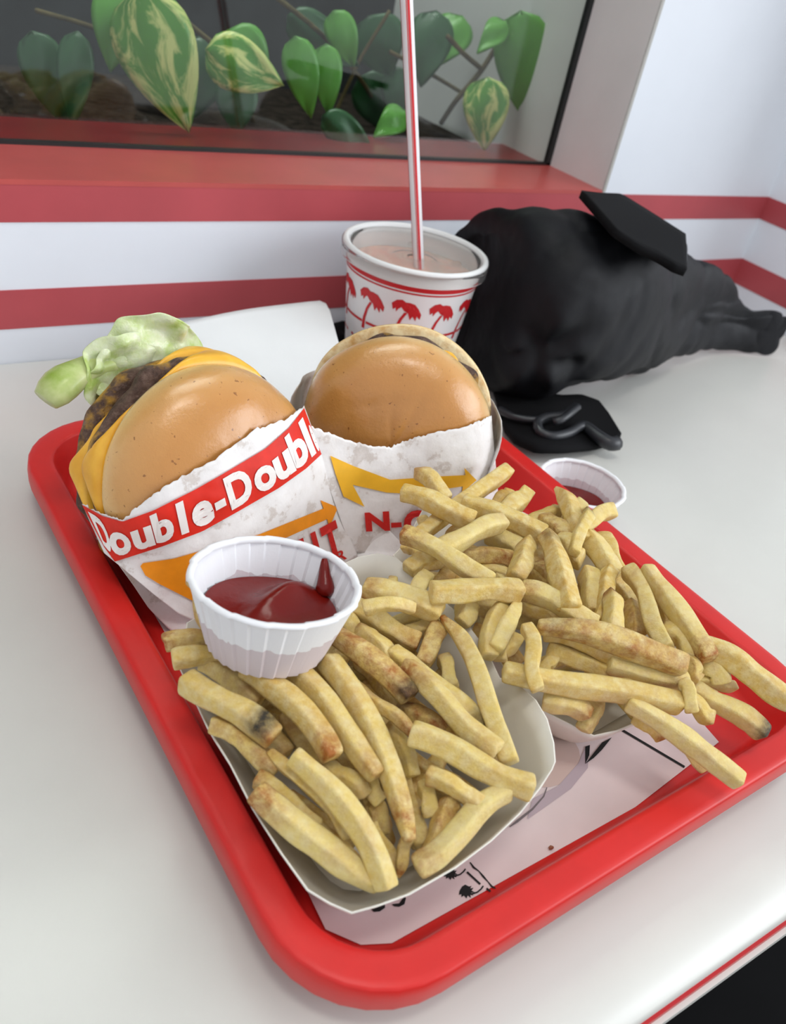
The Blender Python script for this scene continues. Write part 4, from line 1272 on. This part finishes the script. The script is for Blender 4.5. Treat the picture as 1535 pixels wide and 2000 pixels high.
# the straw leans a little; its top leaves the picture
def closest_on_ray(px, py, Y): return PY(px, py, Y)
s0 = PX(817, 495, CH - .002)
s1 = PY(796, 40, s0[1] + 0.004)
dirv = (s1 - s0); dirv /= np.linalg.norm(dirv)
bot_ = s0 - dirv * 0.075
top_ = s1 + dirv * 0.03
straw = empty('drinking_straw', bot_, 'white drinking straw with red stripes standing in the palm tree cup', 'straw')
V, F = tube([bot_ + (top_ - bot_) * t for t in np.linspace(0, 1, 12)], 0.0036, 18, caps=False)
mk('straw_tube', V, F, W['straw_white'], straw, solid=0.0003)
vside = np.cross(dirv, (s0 - CAM)); vside /= np.linalg.norm(vside)
vfr = np.cross(vside, dirv); vfr *= -np.sign(vfr @ (s0 - CAM))
for a0, a1 in ((4, 26), (-8, -1), (120, 150), (180, 200), (250, 280)):
    pts = []
    for t in np.linspace(0, 1, 12):
        for aa in np.linspace(a0, a1, 4):
            a = math.radians(aa)
            pts.append(bot_ + (top_ - bot_) * t + 0.0038 * (vfr * math.cos(a) - vside * math.sin(a)))
    mk('red_stripe', pts, grid_faces(12, 4), W['straw_red'], straw)

# ------------------------------------------------------------------ black bag
bag = empty('black_bag', (0.56, 0.44, 0.0), 'black nylon bag slumped on the table against the striped wall', 'bag')
# stations along its length: top-outline pixel, bottom-outline pixel, back y
st = [((838, 440), (905, 640), .080), ((860, 408), (915, 690), .098), ((930, 375), (950, 755), .120), ((990, 378), (1010, 795), .128), ((1060, 374), (1090, 800), .134), ((1130, 384), (1180, 775), .134), ((1230, 430), (1255, 737), .122),
      ((1330, 492), (1330, 698), .098), ((1400, 545), (1395, 676), .072), ((1445, 578), (1450, 671), .054), ((1485, 592), (1492, 673), .050), ((1518, 602), (1524, 676), .048)]
nseg = 84
rings_ = []
for (tp_, bt_, hz) in st:
    lo = PX(bt_[0], bt_[1], 0.012)                 # where the belly meets the table in view
    up = PX(tp_[0], tp_[1], hz)                    # silhouette
    up[1] = min(up[1], YW - 0.012)
    cen = 0.5 * (lo + up)
    axd = np.array([up[0] - lo[0], up[1] - lo[1], 0.0])
    half = np.linalg.norm(axd) / 2 + 0.006
    axd /= max(np.linalg.norm(axd), 1e-6)
    ring_ = []
    for k in range(nseg):
        a = 2 * math.pi * k / nseg
        cx_, sz_ = math.cos(a), math.sin(a)
        ex = 0.75
        px_ = math.copysign(abs(cx_) ** ex, cx_) * half
        pz_ = math.copysign(abs(sz_) ** ex, sz_) * hz / 2
        ring_.append(np.array([cen[0], cen[1], hz / 2 + 0.0015]) + axd * px_ + np.array([0, 0, pz_]))
    rings_.append(ring_)
rings_ = np.array(rings_)
# refine along the length
nst = 110
fine = np.stack([smooth_path(rings_[:, k], nst) for k in range(nseg)], 1)
P = fine.reshape(-1, 3)
cen = np.repeat(fine.mean(1), nseg, axis=0)
nn = P - cen; nn /= np.linalg.norm(nn, axis=1)[:, None]
Pw = P + np.stack([vnoise(P, 18, 11), vnoise(P, 18, 12), vnoise(P, 18, 13)], 1) * 0.012
rid = (1 - np.abs(vnoise(Pw * np.array([0.8, 1.0, 1.3]), 15, 4))) ** 3
rid2 = (1 - np.abs(vnoise(Pw * np.array([1.3, 1.0, 0.7]), 34, 6))) ** 3
nz = vnoise(P, 12, 1) * 0.008 + vnoise(P, 28, 2) * 0.003 - rid * 0.008 - rid2 * 0.0035
# gathered mouth where the clip hangs
gat = PX(1045, 705, 0.05)
dg_ = np.linalg.norm(P - gat, axis=1)
ang = np.arctan2(P[:, 2] - gat[2], P[:, 0] - gat[0])
nz += -0.014 * np.exp(-(dg_ / 0.014) ** 2) + 0.005 * np.sin(ang * 6) * np.exp(-((dg_ - 0.024) / 0.02) ** 2)
# sewn seam running towards the tip
qc = (P - CAM) @ RC.T
qx, qy = qc[:, 0] / qc[:, 2] * FPX + 767.5, qc[:, 1] / qc[:, 2] * FPX + 1000
sy = np.interp(qx, [1075, 1170, 1250, 1330, 1400, 1500], [668, 655, 634, 614, 606, 600])
front = P[:, 1] < fine.mean(1).repeat(nseg, axis=0)[:, 1]
nz += np.where(front & (qx > 1070), -0.0035 * np.exp(-((qy - sy) / 6.0) ** 2) + 0.002 * np.exp(-((qy - sy - 16) / 8.0) ** 2), 0.0)
P = P + nn * nz[:, None]
P[:, 2] = np.maximum(P[:, 2], 0.0012)
P[:, 1] = np.minimum(P[:, 1], YW - 0.003)
P[:, 0] = np.minimum(P[:, 0], XC - 0.004)
F = grid_faces(nst, nseg, True) + [tuple(range(nseg))[::-1], tuple((nst - 1) * nseg + k for k in range(nseg))]
o = mk('bag_body', P, F, W['nylon_black'], bag)
md = o.modifiers.new('sub', 'SUBSURF'); md.levels = 1; md.render_levels = 1
tx = bpy.data.textures.new('bag_folds', 'CLOUDS'); tx.noise_scale = 0.035; tx.noise_depth = 3
md = o.modifiers.new('folds', 'DISPLACE'); md.texture = tx; md.strength = 0.004; md.mid_level = 0.5; md.texture_coords = 'LOCAL'
# flap at the top with a stiff end
fp = [((1130, 386), (1195, 462)), ((1165, 390), (1240, 492)), ((1208, 391), (1285, 515)), ((1262, 425), (1312, 532)), ((1330, 468), (1334, 540))]
g = pairs_grid(fp, 20, 10)
zf = np.interp(g[:, 0], [1130, 1340], [.140, .124]) + 0.003 * np.sin(g[:, 1] / 30)
Vf = np.array([PX(x, y, z) for (x, y), z in zip(g, zf)])
Vf[:, 1] = np.minimum(Vf[:, 1], YW - 0.006)
flp = mk('flap', Vf, grid_faces(10, 20), W['strap_black'], bag, solid=0.005)
V, F = tube(smooth_path([PX(1322, 474, .126), PX(1334, 476, .126), PX(1336, 500, .122), PX(1333, 520, .118), PX(1322, 518, .118)], 16), 0.0022, 8)
mk('buckle', V, F, W['clip_dark'], bag)
# seam piping laid on the body
sp_ = smooth_path([PX(1085, 668, .075), PX(1170, 655, .075), PX(1250, 632, .07), PX(1330, 612, .055), PX(1400, 606, .042)], 24)
# strap lying on the table with its clip
stp = [((955, 740), (985, 845)), ((1000, 760), (1005, 868)), ((1040, 770), (1045, 886)), ((1090, 780), (1100, 886)), ((1130, 778), (1160, 880)), ((1165, 790), (1200, 868)), ((1185, 815), (1211, 856))]
g = pairs_grid(stp, 26, 10)
zz = 0.006 + 0.003 * np.sin(g[:, 0] / 40.0)
mk('strap', [PX(x, y, z) for (x, y), z in zip(g, zz)], grid_faces(10, 26), W['strap_black'], bag, solid=0.004)
lp = smooth_path([PX(1125, 795, .022), PX(1098, 812, .020), PX(1066, 816, .018), PX(1050, 826, .016), PX(1056, 845, .014), PX(1078, 852, .014), PX(1110, 846, .014), PX(1140, 832, .014), PX(1165, 850, .013), PX(1190, 866, .012), PX(1204, 866, .011)], 40)
V, F = tube(lp, [0.0034] * 28 + list(np.linspace(.0036, .0052, 12)), 10)
mk('snap_hook', V, F, W['clip_dark'], bag)
lp = smooth_path([PX(1128, 795, .024), PX(1112, 808, .024), PX(1095, 820, .022), PX(1080, 824, .020)], 12)
V, F = tube(lp, 0.0028, 8)
mk('hook_gate', V, F, W['clip_dark'], bag)
lp = smooth_path([PX(975, 800, .012), PX(1005, 815, .014), PX(1040, 820, .016), PX(1062, 818, .017)], 16)
V, F = tube(lp, 0.0026, 8)
mk('cord', V, F, W['clip_dark'], bag)
# strap end seen to the left of the cup
lp = smooth_path([PX(760, 622, .007), PX(710, 630, .007), PX(672, 636, .007), PX(655, 652, .007), PX(668, 668, .007)], 20)
V, F = tube(lp, 0.0065, 8, flat=0.8)
mk('strap', V, F, W['strap_black'], bag)

# ------------------------------------------------------------------ vine behind the glass
def leaf(name, root, basep, tip, wid, mat, parent, fold=0.15, droop=0.006, lat=None):
    basep, tip = np.asarray(basep, float), np.asarray(tip, float)
    d = tip - basep; ln = np.linalg.norm(d); d /= ln
    vw = 0.5 * (basep + tip) - CAM; vw /= np.linalg.norm(vw)
    sd = np.cross(d, vw); sd /= np.linalg.norm(sd)
    nrm = np.cross(sd, d)
    if nrm @ vw > 0: nrm = -nrm
    n, mcol = 15, 9
    V = []; uv = []
    for i in range(n):
        t = i / (n - 1)
        half = wid / 2 * (math.sin(math.pi * min(1, t ** 0.62)) ** 0.85 if 0 < t < 1 else 0.0)
        half = max(half, 0.0004)
        for k in range(mcol):
            s = 2 * k / (mcol - 1) - 1
            bend_ = droop * math.sin(math.pi * t)
            V.append(basep + d * ln * t + sd * half * s + nrm * (bend_ - fold * half * abs(s) + 0.0012 * math.sin(7 * t + 3 * s)))
            uv.append((s * 0.5 + 0.5, t))
    o = mk(name, V, grid_faces(n, mcol), W[mat], parent, solid=0.0004)
    ul = o.data.uv_layers.new(name='UVMap')
    for lp_ in o.data.loops:
        ul.data[lp_.index].uv = uv[lp_.vertex_index]
    return o
def vine(label, base, leaves, stems):
    root = empty('pothos_vine', base, label, 'plant')
    for (bx, by, tx_, ty_, Y, w, mat) in leaves:
        b_, t_ = PY(bx, by, Y), PY(tx_, ty_, Y - 0.008)
        leaf('leaf', None, b_, t_, w * depth(b_) / FPX, mat, root)
    for pts, r in stems:
        path = smooth_path([PY(x, y, Y) for x, y, Y in pts], 16)
        V, F = tube(path, r, 8)
        mk('stem', V, F, W['stem_brown'], root)
    return root
vine('variegated pothos vine with yellow-streaked leaves behind the window glass', (0.33, 0.72, ZS - 0.012),
     [(262, -20, 368, 258, .655, 165, 'leaf_variegated'), (400, 96, 552, 166, .660, 105, 'leaf_variegated'), (440, 60, 520, 170, .690, 110, 'leaf_green'), (460, 150, 462, 262, .700, 84, 'leaf_dark'),
      (390, 70, 380, 230, .74, 130, 'leaf_dark'), (150, 60, 140, 250, .70, 70, 'leaf_dark'), (60, 60, 130, 250, .73, 90, 'leaf_dark'), (330, 40, 300, 200, .76, 150, 'leaf_dark'), (230, -30, 215, 140, .70, 90, 'leaf_green')],
     [([(300, -60, .69), (330, 10, .70), (420, 90, .70), (470, 150, .72), (500, 270, .76)], .002), ([(70, 20, .75), (200, 60, .78), (320, 120, .78), (400, 240, .78)], .0018)])
vine('green pothos vine with plain hanging leaves behind the glass near the straw', (0.45, 0.74, ZS - 0.012),
     [(575, 70, 606, 230, .665, 72, 'leaf_green'), (635, 85, 640, 225, .675, 62, 'leaf_green'), (560, 30, 700, 130, .73, 80, 'leaf_dark'), (628, 226, 724, 288, .66, 62, 'leaf_dark'), (790, 215, 728, 268, .67, 56, 'leaf_green'),
      (650, 20, 690, 130, .70, 64, 'leaf_green'), (720, 30, 760, 150, .74, 110, 'leaf_dark'), (700, 150, 790, 260, .76, 90, 'leaf_dark')],
     [([(520, -20, .70), (620, 60, .71), (700, 150, .74), (760, 250, .78)], .002), ([(760, 20, .72), (700, 120, .73), (650, 230, .74)], .0016)])
vine('pothos vine with a large leaf hanging beside the grey window panel', (0.55, 0.74, ZS - 0.012),
     [(1015, 20, 1022, 232, .665, 112, 'leaf_green'), (950, 150, 944, 294, .655, 92, 'leaf_variegated'), (985, 40, 930, 104, .67, 50, 'leaf_green'), (850, 20, 820, 170, .72, 90, 'leaf_dark'), (900, 30, 850, 130, .74, 80, 'leaf_green'), (770, 130, 790, 250, .73, 70, 'leaf_dark')],
     [([(872, 70, .69), (905, 105, .69), (940, 135, .69)], .0022), ([(985, 60, .68), (940, 135, .69), (890, 195, .70), (860, 240, .72)], .0024), ([(760, 100, .72), (850, 150, .72), (900, 180, .71)], .0018)])
